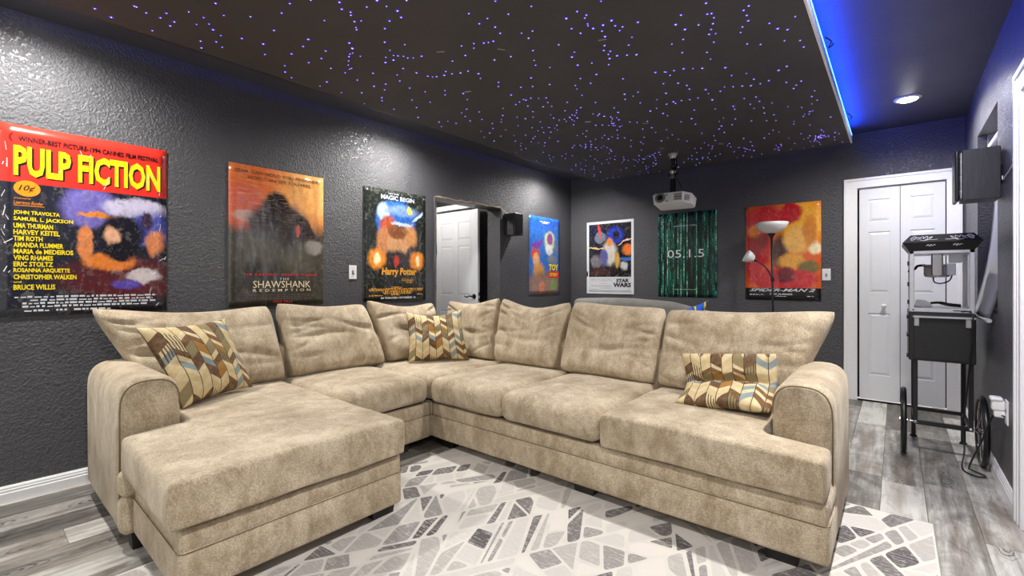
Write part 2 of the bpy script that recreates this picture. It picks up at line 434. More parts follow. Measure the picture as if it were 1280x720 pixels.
# doors ------------------------------------------------------------------------------
def panel_door(parent, x0, x1, y, z0, z1, cols, rows, name='door_leaf', m=None, thick=.035):
    """door leaf facing -Y in world coordinates, front face at y; raised panels as own pieces"""
    m = m or M['white2']
    leaf = mk(name, bx((x0, y + .007, z0), (x1, y + thick, z1), .002, 1), m, parent)
    zs = sorted({z0, z1}); bm = bmesh.new()
    # stiles
    edges = [x0] + [e for c in cols for e in c] + [x1]
    for i in range(0, len(edges), 2): box(bm, (edges[i], y, z0), (edges[i + 1], y + .009, z1), .0015, 1)
    ez = [z0] + [e for r in sorted(rows) for e in r] + [z1]
    for a, b in cols:
        for i in range(0, len(ez), 2): box(bm, (a - .001, y, ez[i]), (b + .001, y + .009, ez[i + 1]), .0015, 1)
    mk('stile_and_rail', bm, m, leaf)
    for a, b in cols:
        for c, d in rows:
            bm = bmesh.new(); g = .006; q = .028
            o = [(a + g, y + .0068, c + g), (b - g, y + .0068, c + g), (b - g, y + .0068, d - g), (a + g, y + .0068, d - g)]
            n = [(a + q, y + .0005, c + q), (b - q, y + .0005, c + q), (b - q, y + .0005, d - q), (a + q, y + .0005, d - q)]
            vo = [bm.verts.new(p) for p in o]; vn = [bm.verts.new(p) for p in n]; bm.faces.new(vn); ring_faces(bm, vo, vn)
            mk('panel', bm, m, leaf)
    return leaf
def closet():
    root = thing('door_1', (0, YB, 0), 'white six-panel folding closet door in a white casing on the back wall', 'door'); root['kind'] = 'structure'
    del root['category']
    bm = bmesh.new()
    # casing with a stepped profile
    box(bm, (-.395, YB - .014, 0), (BX0 + .012, YB, 2.155), .003, 1); box(bm, (-.395, YB - .02, 0), (-.37, YB, 2.155), .003, 1)
    mk('casing', bm, M['white'], root)
    bm = bmesh.new(); box(bm, (BX1 - .012, YB - .014, 0), (.445, YB, 2.155), .003, 1); box(bm, (.42, YB - .02, 0), (.445, YB, 2.155), .003, 1); mk('casing', bm, M['white'], root)
    bm = bmesh.new(); box(bm, (-.395, YB - .015, BZ - .012), (.445, YB, 2.155), .003, 1); box(bm, (-.395, YB - .021, 2.13), (.445, YB, 2.155), .003, 1); mk('head_casing', bm, M['white'], root)
    mk('track', bx((BX0, YB + .02, BZ - .02), (BX1, YB + .05, BZ)), M['steel'], root)
    for a, b in ((-.274, .028), (.032, .337)):
        m = (b - a) * .235
        leaf = panel_door(root, a, b, YB + .012, .025, 2.05, [(a + m, b - m)], [(.26, .85), (1.05, 1.63), (1.73, 1.94)])
        if a < 0:
            mk('knob', lt([(.012, 0), (.008, -.012), (.008, -.02), (.018, -.026), (.02, -.034), (.013, -.042), (.001, -.044)], (-.087, YB + .012, .925), (0, 1, 0), 18), M['white'], leaf, 50)
    mk('floor_guide', bx((.25, YB - .005, 0), (.33, YB + .03, .018), .003, 1), M['raw'], root)
    mk('closet_back', bx((BX0 - .05, YB + .17, 0), (BX1 + .05, YB + .19, BZ + .05)), M['dark'], root)
closet()
def passage_door():
    root = thing('door_2', (-4.25, 4.0, 0), 'white six-panel door standing ajar in the passage beyond the left wall', 'door'); root['kind'] = 'structure'; del root['category']
    a, b, y = -4.70, -3.90, 4.0
    w = b - a
    cols = [(a + .12, a + w / 2 - .05), (a + w / 2 + .05, b - .12)]
    leaf = panel_door(root, a, b, y, .01, 2.04, cols, [(.22, .78), (.98, 1.60), (1.68, 1.90)])
    bm = lt([(.03, 0), (.03, -.008), (.012, -.012), (.012, -.045)], (b - .06, y, .97), (0, 1, 0), 18)
    hb = mk('lever_handle', bm, M['black'], leaf, 40)
    mk('lever', tb(catmull([(b - .06, y - .045, .97), (b - .1, y - .05, .975), (b - .14, y - .048, .96), (b - .18, y - .046, .972)], 4), [.009] * 13, 8), M['black'], hb, True)
    for z in (.93, 1.0): mk('latch_plate', bx((b - .002, y + .01, z - .02), (b + .001, y + .03, z + .02)), M['black'], leaf)
    mk('jamb', bx((-4.80, 3.93, 0), (-4.71, 4.09, 2.12), .003, 1), M['white'], root)
    mk('head_jamb', bx((-4.80, 3.96, 2.06), (-3.80, 4.09, 2.12), .003, 1), M['white'], root)
passage_door()
def entry_door():
    root = thing('door_3', (XR, (RY0 + RY1) / 2, 0), 'white door casing at the right edge of the picture', 'door'); root['kind'] = 'structure'; del root['category']
    for y0, y1 in ((RY1 - .01, RY1 + .11), (RY0 - .11, RY0 + .01)):
        bm = bmesh.new(); box(bm, (XR - .016, y0, 0), (XR, y1, 2.155), .003, 1); box(bm, (XR - .024, y1 - .03 if y0 > 3 else y0, 0), (XR, y1 if y0 > 3 else y0 + .03, 2.155), .003, 1); box(bm, (XR - .02, (y0 + y1) / 2 - .012, 0), (XR, (y0 + y1) / 2 + .012, 2.15), .003, 1)
        mk('casing', bm, M['white'], root)
    bm = bmesh.new(); box(bm, (XR - .017, RY0 - .11, RZ - .01), (XR, RY1 + .11, 2.157), .003, 1); box(bm, (XR - .025, RY0 - .11, 2.127), (XR, RY1 + .11, 2.158), .003, 1); mk('head_casing', bm, M['white'], root)
    mk('door_leaf', bx((XR + .02, RY0 + .004, .01), (XR + .055, RY1 - .004, RZ - .004), .002, 1), M['white2'], root)
entry_door()
# torn drywall edge round the left opening
def raw_edge():
    rs = random.Random(3); bm = bmesh.new()
    pts = []; y = DY0 - .012
    while y < DY1 + .02:
        pts.append((XL + .003, y, DZ + .004 + rs.uniform(-.006, .008))); y += .05
    for q in ((DY1 + .03, DZ - .03), (DY1 + .032, DZ - .07), (DY1 + .02, DZ - .12)): pts.append((XL + .003, q[0], q[1]))
    tube(bm, pts, [rs.uniform(.006, .013) for _ in pts], 6)
    o = mk('trim_1', bm, M['raw'], None, 50); tag(o, kind='structure')
    pts = []; z = DZ
    while z > .1: pts.append((XL + .002, DY0 - .012 + rs.uniform(-.012, .006), z)); z -= .07
    o = mk('trim_2', tb(pts, [rs.uniform(.004, .016) for _ in pts], 6), M['wall'], None, 50); tag(o, kind='structure')
    mk_ = mk('trim_3', bx((XL - .012, DY0 - .002, .0), (XL + .004, DY0 + .006, DZ)), M['raw']); tag(mk_, kind='structure')
raw_edge()

# window in the right wall ------------------------------------------------------------
def window():
    t = NT('tinted_pane'); co = t.coord(); t.out(t.mix(t.noise(co, 5, 3), lin(22, 40, 34), lin(52, 84, 70)), .12)
    root = thing('window_1', (XR, (WY0 + WY1) / 2, WZ0), 'window with dark green glass set deep in the right wall', 'window'); root['kind'] = 'structure'; del root['category']
    X = XR + .13
    mk('window_pane', bx((X + .02, WY0 + .04, WZ0 + .04), (X + .026, WY1 - .04, WZ1 - .04)), t.m, root)
    bm = bmesh.new()
    for lo, hi in (((X, WY0, WZ0), (X + .05, WY0 + .05, WZ1)), ((X, WY1 - .05, WZ0), (X + .05, WY1, WZ1)), ((X, WY0, WZ0), (X + .05, WY1, WZ0 + .05)), ((X, WY0, WZ1 - .05), (X + .05, WY1, WZ1)), ((X, WY0, 1.56), (X + .05, WY1, 1.6))): box(bm, lo, hi)
    mk('window_frame', bm, M['white'], root)
    mk('window_sill', bx((XR + .0, WY0, WZ0), (X, WY1, WZ0 + .012)), M['wall'], root)
    # roller blind
    b = thing('roller_blind', (XR, 4.35, WZ0), 'white roller blind hanging half loose in the right window', 'blind')
    mk('roller', tb([(XR + .075, WY0 + .03, 2.14), (XR + .075, WY1 - .03, 2.14)], .024, 16), M['white'], b, 50)
    for y in (WY0 + .018, WY1 - .018): mk('bracket', bx((XR + .05, y - .012, 2.11), (XR + .10, y + .012, WZ1)), M['steel'], b)
    t2 = NT('blind_fabric'); t2.out(lin(214, 216, 222), .75); t2.bump(t2.noise(t2.coord(), 260, 1), .1, .001)
    bm = bmesh.new(); rows = []
    NZ, NY = 30, 8
    for i in range(NZ + 1):
        f = i / NZ; z = 2.135 - f * (2.135 - .925)
        r = []
        for j in range(NY + 1):
            g = j / NY; y = WY0 + .045 + g * (WY1 - WY0 - .09)
            xx = XR + .098 - .055 * f - (.075 + .012 * g) * max(0, (f - .3) / .7) ** 2.4 + .008 * math.sin(g * 5 + f * 3) * f
            r.append(bm.verts.new((xx, y - .0 * f, z)))
        rows.append(r)
    for a, c in zip(rows, rows[1:]):
        for j in range(NY): bm.faces.new((a[j], a[j + 1], c[j + 1], c[j]))
    res = bmesh.ops.solidify(bm, geom=bm.faces[:], thickness=.0015)
    mk('blind_cloth', bm, t2.m, b, True)
    e0 = rows; x0 = XR + .098 - .055 - .075; x1 = x0 - .012
    mk('hem_bar', tb([(x0, WY0 + .04, .922), (x1, WY1 - .04, .922)], .011, 10), M['white'], b, 50)
    mk('end_cap', tb([(x0, WY0 + .028, .922), (x0, WY0 + .041, .922)], .013, 10), M['alu'], b, 50)
window()

# ------------------------------------------------------------------ rug
def rug():
    X0, X1, Y0, Y1 = -2.34, .135, -.75, 2.95
    root = thing('area_rug', ((X0 + X1) / 2, (Y0 + Y1) / 2, 0), 'cream area rug with broken grey mosaic pattern under the sectional', 'rug')
    t = NT('rug_pile'); co = t.coord()
    n1 = t.noise(co, 3.5, 4, .6); n2 = t.noise(co, 420, 2)
    st = t.noise(t.mapping(co, (3, 60, 1)), 2.0, 3)
    t.bump(n2, .35, .004)
    base = t.ramp(t.math('ADD', t.math('MULTIPLY', n1, .8), t.math('MULTIPLY', st, .2)), [(.3, lin(192, 190, 188)), (.5, lin(212, 208, 201)), (.7, lin(202, 200, 198))])
    t.out(base, .95)
    mk('pile', bx((X0, Y0, 0.0005), (X1, Y1, .009), .003, 1), t.m, root)
    mk('binding', tb([(X0, Y0, .005), (X1, Y0, .005), (X1, Y1, .005), (X0, Y1, .005)], .0045, 6, closed=True), plain('rug_binding', (226, 222, 214), .9), root, True)
    # pattern pieces
    rs = random.Random(23)
    ang = R(28)
    def clip(poly, p, n):        # keep side n.(x-p)>=0
        out = []
        for i in range(len(poly)):
            a, b = poly[i], poly[(i + 1) % len(poly)]; da, db = (a - p).dot(n), (b - p).dot(n)
            if da >= 0: out.append(a)
            if da * db < 0: out.append(a + (b - a) * (da / (da - db)))
        return out
    def area(p): return .5 * sum(p[i].x * p[(i + 1) % len(p)].y - p[(i + 1) % len(p)].x * p[i].y for i in range(len(p)))
    def inset(poly, d):
        o = poly
        for i in range(len(poly)):
            a, b = poly[i], poly[(i + 1) % len(poly)]; e = b - a
            if e.length < 1e-6: continue
            n = Vector((-e.y, e.x)).normalized(); o = clip(o, a + n * d, n)
            if len(o) < 3: return []
        return o
    def chamfer(poly, r):
        out = []
        for i in range(len(poly)):
            a, b, c = poly[i - 1], poly[i], poly[(i + 1) % len(poly)]
            d0, d1 = a - b, c - b; r0, r1 = min(r, d0.length * .42), min(r, d1.length * .42)
            if d0.length < 1e-5 or d1.length < 1e-5: continue
            p, q = b + d0.normalized() * r0, b + d1.normalized() * r1
            out += [p, (p + q) * .25 + b * .5, q]
        return out
    dirs = [R(63), R(117), R(-33), R(8), R(30)]
    pieces = []
    def split(poly, depth, last):
        A = abs(area(poly))
        if A < .0025: pieces.append(poly); return
        if A < rs.uniform(.006, .034) or depth > 14: pieces.append(poly); return
        cands = [d for d in dirs[:2] * 4 + dirs if d != last or rs.random() < .3]
        # prefer the cut across the longest extent
        best = None
        for d in rs.sample(cands, 3):
            n = Vector((-math.sin(d), math.cos(d))); pr = [p.dot(n) for p in poly]; w = max(pr) - min(pr)
            if best is None or w > best[0]: best = (w, d)
        d = best[1] + rs.gauss(0, R(4)); n = Vector((-math.sin(d), math.cos(d)))
        pr = [p.dot(n) for p in poly]; s = min(pr) + (max(pr) - min(pr)) * rs.choice((rs.uniform(.38, .62), rs.uniform(.22, .78)))
        p = n * s
        for q in (clip(poly, p, n), clip(poly, p, -n)):
            if len(q) >= 3: split(q, depth + 1, best[1])
    rectp = [Vector((X0, Y0)), Vector((X1, Y0)), Vector((X1, Y1)), Vector((X0, Y1))]
    def strips(poly, d, wmin, wmax, jit=4):
        """cut a polygon into strips parallel to direction d"""
        out = []; n = Vector((-math.sin(d), math.cos(d))); rest = poly
        lo_ = min(p.dot(n) for p in poly); hi_ = max(p.dot(n) for p in poly); q = lo_ + rs.uniform(wmin, wmax)
        while q < hi_ - wmin * .4 and len(rest) >= 3:
            dd = d + rs.gauss(0, R(jit)); nn = Vector((-math.sin(dd), math.cos(dd))); mid = Vector((0, 0))
            for p in rest: mid += p / len(rest)
            pt = mid + n * (q - mid.dot(n)); out.append(clip(rest, pt, -nn)); rest = clip(rest, pt, nn); q += rs.uniform(wmin, wmax)
        return [p for p in out + [rest] if len(p) >= 3]
    for A_ in strips(rectp, R(63), .13, .27, 1.5):
        for B_ in strips(A_, R(117), .14, .32, 5):
            k_ = rs.random()
            if k_ < .42: sub = strips(B_, R(63), .035, .13, 5)
            elif k_ < .72: sub = strips(B_, R(117), .035, .13, 5)
            elif k_ < .88: sub = strips(B_, R(rs.choice((-33, 0, 90))), .10, .2, 6)
            else: sub = [B_]
            for c_ in sub:
                if rs.random() < .42 and abs(area(c_)) > .012: pieces += strips(c_, R(rs.choice((-33, 8, 117, 63, 90))), .09, .2, 8)
                else: pieces.append(c_)
    big_ = [p for p in pieces if abs(area(p)) > .02]; pieces[:] = [p for p in pieces if abs(area(p)) <= .02]
    for p in big_: pieces += strips(p, R(rs.choice((63, 117, 117, -33, 8))), .08, .14, 5)
    tones = [(lin(214, 209, 202), 18), (lin(198, 194, 190), 22), (lin(176, 172, 168), 22), (lin(146, 142, 140), 16), (lin(108, 104, 104), 15), (lin(86, 82, 84), 8)]
    pool = [c for c, n in tones for _ in range(n)]
    bm = bmesh.new(); cl = bm.loops.layers.float_color.new('tone')
    for p in pieces:
        q = inset(p, rs.choice((.006, .008, .010)))
        if len(q) < 3 or abs(area(q)) < .0006: continue
        q = chamfer(q, rs.uniform(.008, .025)); c = rs.choice(pool)
        f = bm.faces.new([bm.verts.new((v.x, v.y, .0094)) for v in q])
        for L in f.loops: L[cl] = c
    t = NT('rug_mosaic_yarn'); co = t.coord()
    at = t.n('ShaderNodeVertexColor'); at.layer_name = 'tone'
    s1 = t.noise(t.mapping(co, (5, 70, 1)), 2.2, 4, .7); s2 = t.noise(co, 60, 3, .7); s3 = t.noise(co, 5, 3)
    f = t.rng(t.math('ADD', t.math('MULTIPLY', s1, .65), t.math('MULTIPLY', s2, .35)), .5, .62)
    worn = t.mix(t.math('MULTIPLY', f, t.rng(s3, .3, .7, .45, .9)), at.outputs['Color'], lin(212, 208, 203))
    t.bump(t.noise(co, 420, 2), .35, .004); t.out(worn, .95)
    mk('mosaic_pattern', bm, t.m, root, 'keep', kind='stuff')
rug()

# ------------------------------------------------------------------ sectional sofa
def sofa_mat(name, hi, lo, rough=.85):
    t = NT(name); co = t.coord()
    big = t.noise(co, 2.6, 5, .65, .5); mid = t.noise(t.mapping(co, (1.5, 1.5, .8)), 9, 5, .68, .6); fine = t.noise(co, 170, 3, .75); tiny = t.noise(co, 420, 2, .6)
    v = t.math('ADD', t.math('MULTIPLY', big, .42), t.math('ADD', t.math('MULTIPLY', mid, .34), t.math('MULTIPLY', fine, .42)))
    v = t.math('SUBTRACT', v, .035)
    col = t.ramp(v, [(.40, lin(lo)), (.54, lin(tuple(a * .45 + b * .55 for a, b in zip(lo, hi)))), (.66, lin(hi))])
    t.bump(t.math('ADD', t.math('ADD', fine, tiny), t.math('MULTIPLY', mid, .9)), .42, .006)
    t.out(col, rough); t.p.inputs['Sheen Weight'].default_value = .5; t.p.inputs['Sheen Roughness'].default_value = .4; t.set(t.p.inputs['Sheen Tint'], lin(240, 232, 218))
    return t.m
M['sofa'] = sofa_mat('beige_chenille', (212, 198, 174), (122, 102, 74))
M['gap_shade'] = plain('deck_gap_shade', (74, 60, 44), .8)  # dark deck colour, painting shade into the gap under the seat cushions
M['welt'] = plain('beige_welt', (118, 102, 76), .85)
M['foot'] = plain('dark_wood_foot', (34, 28, 26), .45)
SX0, SYB = -3.42, 3.06            # outer back planes
FX, FY = -2.50, 2.10              # inner front planes of the two runs
CX, CY0, CY1 = -1.87, .42, 1.385  # chaise
AX1 = -.19                        # outer side of the right arm
sofa = thing('sectional_sofa', (-2.5, 2.1, 0), 'large beige chenille sectional sofa with chaise and loose back cushions', 'sofa')
SEAM = .225; RAIL = .315; BOT = .068; TOP = .485
def base_unit(lo, hi):
    (x0, y0), (x1, y1) = lo, hi
    b = mk('base', rbox((x0, y0, BOT), (x1, y1, SEAM + .006), .018, 12, bulge=.004, amp=.003, sc=4, seed=x0), M['sofa'], sofa, True)
    mk('upper_rail', rbox((x0 + .006, y0 + .006, SEAM - .006), (x1 - .006, y1 - .006, RAIL - .009), .010, 12, bulge=.004, amp=.002, sc=4, seed=y1), M['sofa'], b, True)
    mk('deck', bx((x0 + .045, y0 + .045, SEAM), (x1 - .045, y1 - .045, RAIL + .012)), M['gap_shade'], b)
    e = .0015; mk('seam', tb([(a_, b_, SEAM) for a_, b_ in ((x0 + .014, y0 - e), (x1 - .014, y0 - e), (x1 - .005, y0 + .005), (x1 + e, y0 + .014), (x1 + e, y1 - .014), (x1 - .005, y1 - .005), (x1 - .014, y1 + e), (x0 + .014, y1 + e), (x0 + .005, y1 - .005), (x0 - e, y1 - .014), (x0 - e, y0 + .014), (x0 + .005, y0 + .005))], .0018, 6, closed=True), M['welt'], b, True)
base_unit((SX0 + .03, CY0 + .045), (CX, CY1))
base_unit((SX0 + .03, CY1 + .002), (FX, FY - .001))
base_unit((SX0 + .03, FY), (FX - .001, SYB - .03))
base_unit((FX, FY), (AX1 - .004, SYB - .03))
# back frames
mk('back_frame', rbox((SX0, CY0 + .16, BOT), (SX0 + .17, SYB - .05, .72), .05, 16, amp=.004), M['sofa'], sofa, True)
mk('back_frame', rbox((SX0 + .02, SYB - .17, BOT), (AX1 - .16, SYB, .72), .05, 16, amp=.004), M['sofa'], sofa, True)
# arms: rounded top profile
def arm(p_back, p_front, side, w=.235, z0=BOT, zt=.725):
    """arm along the line back->front, its outer face on the line; side = inward direction"""
    a, b, s = Vector(p_back), Vector(p_front), Vector(side); d = (b - a).normalized()
    n = 14; prof = [(0, z0 - .0), (0, zt - .12)]
    prof = [(.012, z0), (0, z0 + .03), (0, zt - .13)] + [(w / 2 - w / 2 * math.copysign(abs(math.cos(PI * i / n)) ** .72, math.cos(PI * i / n)), zt - .13 + .13 * math.sin(PI * i / n) ** .72) for i in range(1, n)] + [(w, zt - .13), (w, z0)]
    bm = bmesh.new(); L = (b - a).length; K = 22; rings = []
    r = .045
    ts = [0, .4 * r, r] + [r + (L - 2 * r) * i / K for i in range(1, K)] + [L - r, L - .5 * r, L - .15 * r, L]
    for t_ in ts:
        e = min(t_, L - t_); ins = r - math.sqrt(max(0, r * r - (r - min(e, r)) ** 2))
        ring = []
        for q, z in prof:
            cx, cz = w / 2, (z0 + zt) / 2
            qq = cx + (q - cx) * (1 - ins / (w / 2)); zz = cz + (z - cz) * (1 - ins / ((zt - z0) / 2))
            p = a + d * t_ + s * qq; p.z = zz
            p += .005 * noise.noise_vector(p * 3.2)
            ring.append(bm.verts.new(p))
        rings.append(ring)
    for p, q in zip(rings, rings[1:]): ring_faces(bm, p, q)
    bm.faces.new(rings[0][::-1]); bm.faces.new(rings[-1])
    o = mk('arm', bm, M['sofa'], sofa, 60)
    pts = []
    for q, z in prof[1:-1]:
        cx = w / 2; p = b - d * .006 + s * (cx + (q - cx) * .93); p.z = z - .012 if z > zt - .14 else z; pts.append(p)
    mk('welt', tb(pts, .0032, 6), M['welt'], o, True)
arm((SX0 + .03, CY0, 0), (-2.585, CY0, 0), (0, 1, 0))
arm((AX1, SYB - .04, 0), (AX1, 2.275, 0), (-1, 0, 0))
# lower arm fronts
mk('arm_front', rbox((-2.60, CY0 + .002, BOT), (-2.515, CY0 + .20, .232), .03, 6, bulge=.006), M['sofa'], sofa, True)
mk('arm_front', rbox((-2.60, CY0 + .002, .228), (-2.52, CY0 + .20, .345), .03, 6, bulge=.008), M['sofa'], sofa, True)
mk('arm_front', rbox((AX1 - .20, 2.11, BOT), (AX1 - .001, 2.40, .25), .035, 6, bulge=.004), M['sofa'], sofa, True)
mk('arm_front', rbox((AX1 - .20, 2.112, .243), (AX1 - .004, 2.40, .335), .03, 6, bulge=.004), M['sofa'], sofa, True)
# L-shaped cushions: voxel union of soft boxes
def soft_union(name, boxes, vox=.016, smooth=9, crown=None, amp=.006, seed=0):
    bm = bmesh.new()
    for lo, hi in boxes: box(bm, lo, hi)
    me = bpy.data.meshes.new('tmp'); bm.to_mesh(me); bm.free()
    o = bpy.data.objects.new('tmp', me); C.objects.link(o)
    r = o.modifiers.new('r', 'REMESH'); r.mode = 'VOXEL'; r.voxel_size = vox
    s = o.modifiers.new('s', 'SMOOTH'); s.factor = .5; s.iterations = smooth
    dg = bpy.context.evaluated_depsgraph_get(); dg.update()
    m2 = bpy.data.meshes.new_from_object(o.evaluated_get(dg)); bpy.data.objects.remove(o)
    bm = bmesh.new(); bm.from_mesh(m2)
    zt = max(b[1][2] for b in boxes); zb = min(b[0][2] for b in boxes)
    for v in bm.verts:
        if crown and v.co.z > (zt + zb) / 2: v.co.z += crown(v.co.x, v.co.y) * min(1, (v.co.z - (zt + zb) / 2) / ((zt - zb) / 2))
        v.co += amp * noise.noise_vector(v.co * 3.0 + Vector((seed, 0, 0))) + amp * .4 * noise.noise_vector(v.co * 9 + Vector((0, seed, 0)))
    return mk(name, bm, M['sofa'], sofa, True)
def hump(x0, x1, y0, y1, h):
    return lambda x, y: h * (max(0, 1 - ((x - (x0 + x1) / 2) / ((x1 - x0) / 2)) ** 2) * max(0, 1 - ((y - (y0 + y1) / 2) / ((y1 - y0) / 2)) ** 2)) ** .7
soft_union('seat_cushion', [((SX0 + .12, CY0 + .245, RAIL + .004), (CX + .032, CY1 + .004, TOP)), ((-2.565, CY0 + .004, RAIL + .004), (CX + .032, CY0 + .3, TOP))], smooth=11, crown=hump(SX0, CX + .1, CY0, CY1, .025), amp=.006, seed=1)
c3x = -1.165
soft_union('seat_cushion', [((c3x, FY - .036, RAIL + .004), (AX1 - .245, SYB - .17, TOP)), ((c3x, FY - .036, RAIL + .004), (AX1 - .006, 2.262, TOP))], smooth=10, crown=hump(c3x, AX1 - .1, FY - .1, SYB - .1, .022), amp=.006, seed=4)
mk('seat_cushion', rbox((SX0 + .13, CY1 + .01, RAIL + .004), (FX + .022, FY - .03, TOP), .055, 16, .03, .010, .006, seed=2), M['sofa'], sofa, True)
mk('seat_cushion', rbox((SX0 + .13, FY - .004, RAIL), (FX - .006, SYB - .16, TOP - .004), .05, 16, .02, .006, .006, seed=3), M['sofa'], sofa, True)
mk('seat_cushion', rbox((FX + .004, FY - .034, RAIL + .003), (-1.842, SYB - .16, TOP), .055, 16, .028, .008, .006, seed=5), M['sofa'], sofa, True)
mk('seat_cushion', rbox((-1.836, FY - .036, RAIL + .003), (c3x - .006, SYB - .16, TOP + .003), .055, 16, .03, .010, .006, seed=6), M['sofa'], sofa, True)
# loose back cushions
def back_cushion(bl, br, tr, tl, T=.115, sag=.04, wr=.03, seed=0):
    base = bil(bl, br, tr, tl, sag, .02)
    def cen(u, v):
        k = (u * u * v * v) ** 2.2 * (.062 if v > 0 else .05); return base(u * (1 - k), v * (1 - k))
    def th(u, v):
        e = (max(0, 1 - abs(u) ** 9) * max(0, 1 - abs(v) ** (9 if v < 0 else 4.5))) ** .5
        return T * e * (1.12 - .27 * (v + .3)) * (1 - .12 * u * u)
    return mk('back_cushion', pillow(cen, th, 54, 44, wr, seed), M['sofa'], sofa, True)
zb = .475
xb, xt = -3.225, -3.345     # centre sheet of left run, bottom / top
back_cushion((xb, .68, zb), (xb, 1.415, zb), (xt, 1.36, 1.005), (xt, .40, 1.03), sag=.045, seed=1)
back_cushion((xb, 1.42, zb), (xb, 2.21, zb), (xt, 2.09, .985), (xt, 1.385, 1.02), sag=.03, seed=2)
back_cushion((xb, 2.23, zb), (xb, 2.80, zb), (xt, 2.83, .97), (xt, 2.10, 1.02), T=.10, sag=.055, wr=.036, seed=3)
yb, yt = 2.895, 2.985
back_cushion((-3.17, yb, zb), (-2.60, yb, zb), (-2.63, yt, 1.03), (-3.30, yt, .985), T=.10, sag=.05, wr=.036, seed=4)
back_cushion((-2.58, yb, zb), (-1.945, yb, zb), (-1.90, yt, 1.015), (-2.615, yt, 1.03), sag=.075, seed=5)
back_cushion((-1.935, yb, zb), (-1.185, yb, zb), (-1.155, yt, .99), (-1.885, yt, 1.015), sag=.012, seed=6)
back_cushion((-1.19, yb, zb), (-.44, yb, zb), (-.215, yt, 1.015), (-1.165, yt, .985), sag=.02, seed=7)
# feet
def foot(x, y, r=.045):
    bm = bmesh.new(); rx = r * (1.25 if y > 2 else .75); ry = r * (1.25 if x > -2.2 and y < 2 else .75); lo = [(x - rx, y - ry), (x + rx, y - ry), (x + rx, y + ry), (x - rx, y + ry)]
    v0 = [bm.verts.new((a, b, 0.0)) for a, b in lo]; v1 = [bm.verts.new((x + (a - x) * 1.15, y + (b - y) * 1.15, BOT + .002)) for a, b in lo]
    bm.faces.new(v0[::-1]); bm.faces.new(v1); ring_faces(bm, v0, v1)
    for v in v0: v.co.z = 0.0 if not (-2.34 < v.co.x < .135 and v.co.y < 2.95) else .0095
    mk('foot', bm, M['foot'], sofa)
for x, y in ((CX - .09, CY1 - .07), (CX - .09, CY0 + .12), (-2.56, CY0 + .075), (SX0 + .1, CY0 + .08), (SX0 + .1, 2.0), (FX - .08, 1.9), (FX + .1, FY + .09), (-1.3, FY + .09), (AX1 - .17, FY + .085), (AX1 - .1, SYB - .1), (-1.5, SYB - .1), (SX0 + .1, SYB - .1)): foot(x, y)

# ------------------------------------------------------------------ throw pillows
def chevron_mat():
    t = NT('chevron_print'); uv = t.n('ShaderNodeUVMap').outputs[0]
    sx = t.n('ShaderNodeSeparateXYZ'); t.set(sx.inputs[0], uv)
    U = t.math('MULTIPLY', sx.outputs[0], 8.6); V = t.math('MULTIPLY', sx.outputs[1], 6.2)
    ci = t.math('FLOOR', U); fu = t.math('FRACT', U); par = t.math('MODULO', ci, 2.0)
    sg = t.math('SUBTRACT', t.math('MULTIPLY', par, 2.0), 1.0)
    Vs = t.math('ADD', V, t.math('MULTIPLY', t.math('MULTIPLY', fu, sg), .62)); Vs = t.math('ADD', Vs, t.math('MULTIPLY', par, .38))
    ri = t.math('FLOOR', Vs); fv = t.math('FRACT', Vs)
    cv = t.n('ShaderNodeCombineXYZ'); t.set(cv.inputs[0], ci); t.set(cv.inputs[1], ri)
    wn = t.n('ShaderNodeTexWhiteNoise', noise_dimensions='2D'); t.set(wn.inputs['Vector'], cv.outputs[0])
    r = wn.outputs['Value']
    col = t.ramp(r, [(0, lin(206, 186, 142)), (.16, lin(104, 66, 26)), (.38, lin(126, 144, 150)), (.52, lin(206, 184, 138)), (.66, lin(158, 108, 34)), (.78, lin(132, 118, 82)), (.9, lin(92, 56, 30))], True)
    # second wedge inside each cell, and stripes in some
    half = t.math('GREATER_THAN', fv, .58)
    col = t.mix(t.math('MULTIPLY', half, t.math('LESS_THAN', r, .7)), col, lin(214, 196, 154))
    wc = wn.outputs['Color']; sp = t.n('ShaderNodeSeparateColor'); t.set(sp.inputs[0], wc)
    strp = t.math('MULTIPLY', t.math('GREATER_THAN', t.math('SINE', t.math('MULTIPLY', fu, 25.0)), .3), t.math('GREATER_THAN', sp.outputs[1], .72))
    col = t.mix(strp, col, lin(70, 46, 28))
    line = t.math('LESS_THAN', t.math('ABSOLUTE', t.math('SUBTRACT', fu, .5)), .462)
    col = t.mix(line, lin(64, 42, 22), col)
    co = t.coord(); g = t.noise(co, 45, 3, .6)
    col = t.mix(t.rng(g, .35, .7, 0, .35), col, lin(150, 134, 98))
    t.bump(t.noise(co, 300, 2), .25, .003); return t.out(col, .8)
M['chev'] = chevron_mat()
def throw(label, center, T, wr=.01, seed=0, thf=None):
    th = thf or (lambda u, v: T * (max(0, 1 - abs(u) ** 2.6) * max(0, 1 - abs(v) ** 2.6)) ** .55)
    o = mk('throw_pillow', pillow(center, th, 30, 30, wr, seed), M['chev'], None, True)
    tag(o, label, 'pillow', 'chevron print throw pillows')
throw('chevron print throw pillow leaning on the chaise arm, at the left end', bil((-2.76, .70, .515), (-3.02, 1.13, .512), (-3.10, 1.0, .935), (-2.96, .55, .925), 0, .09), .085, seed=1)
throw('upright chevron print throw pillow in the inner corner of the sectional', bil((-3.02, 2.29, .505), (-2.71, 2.68, .505), (-2.88, 2.75, .915), (-3.14, 2.36, .90), .03, .08), .085, wr=.014, seed=2)
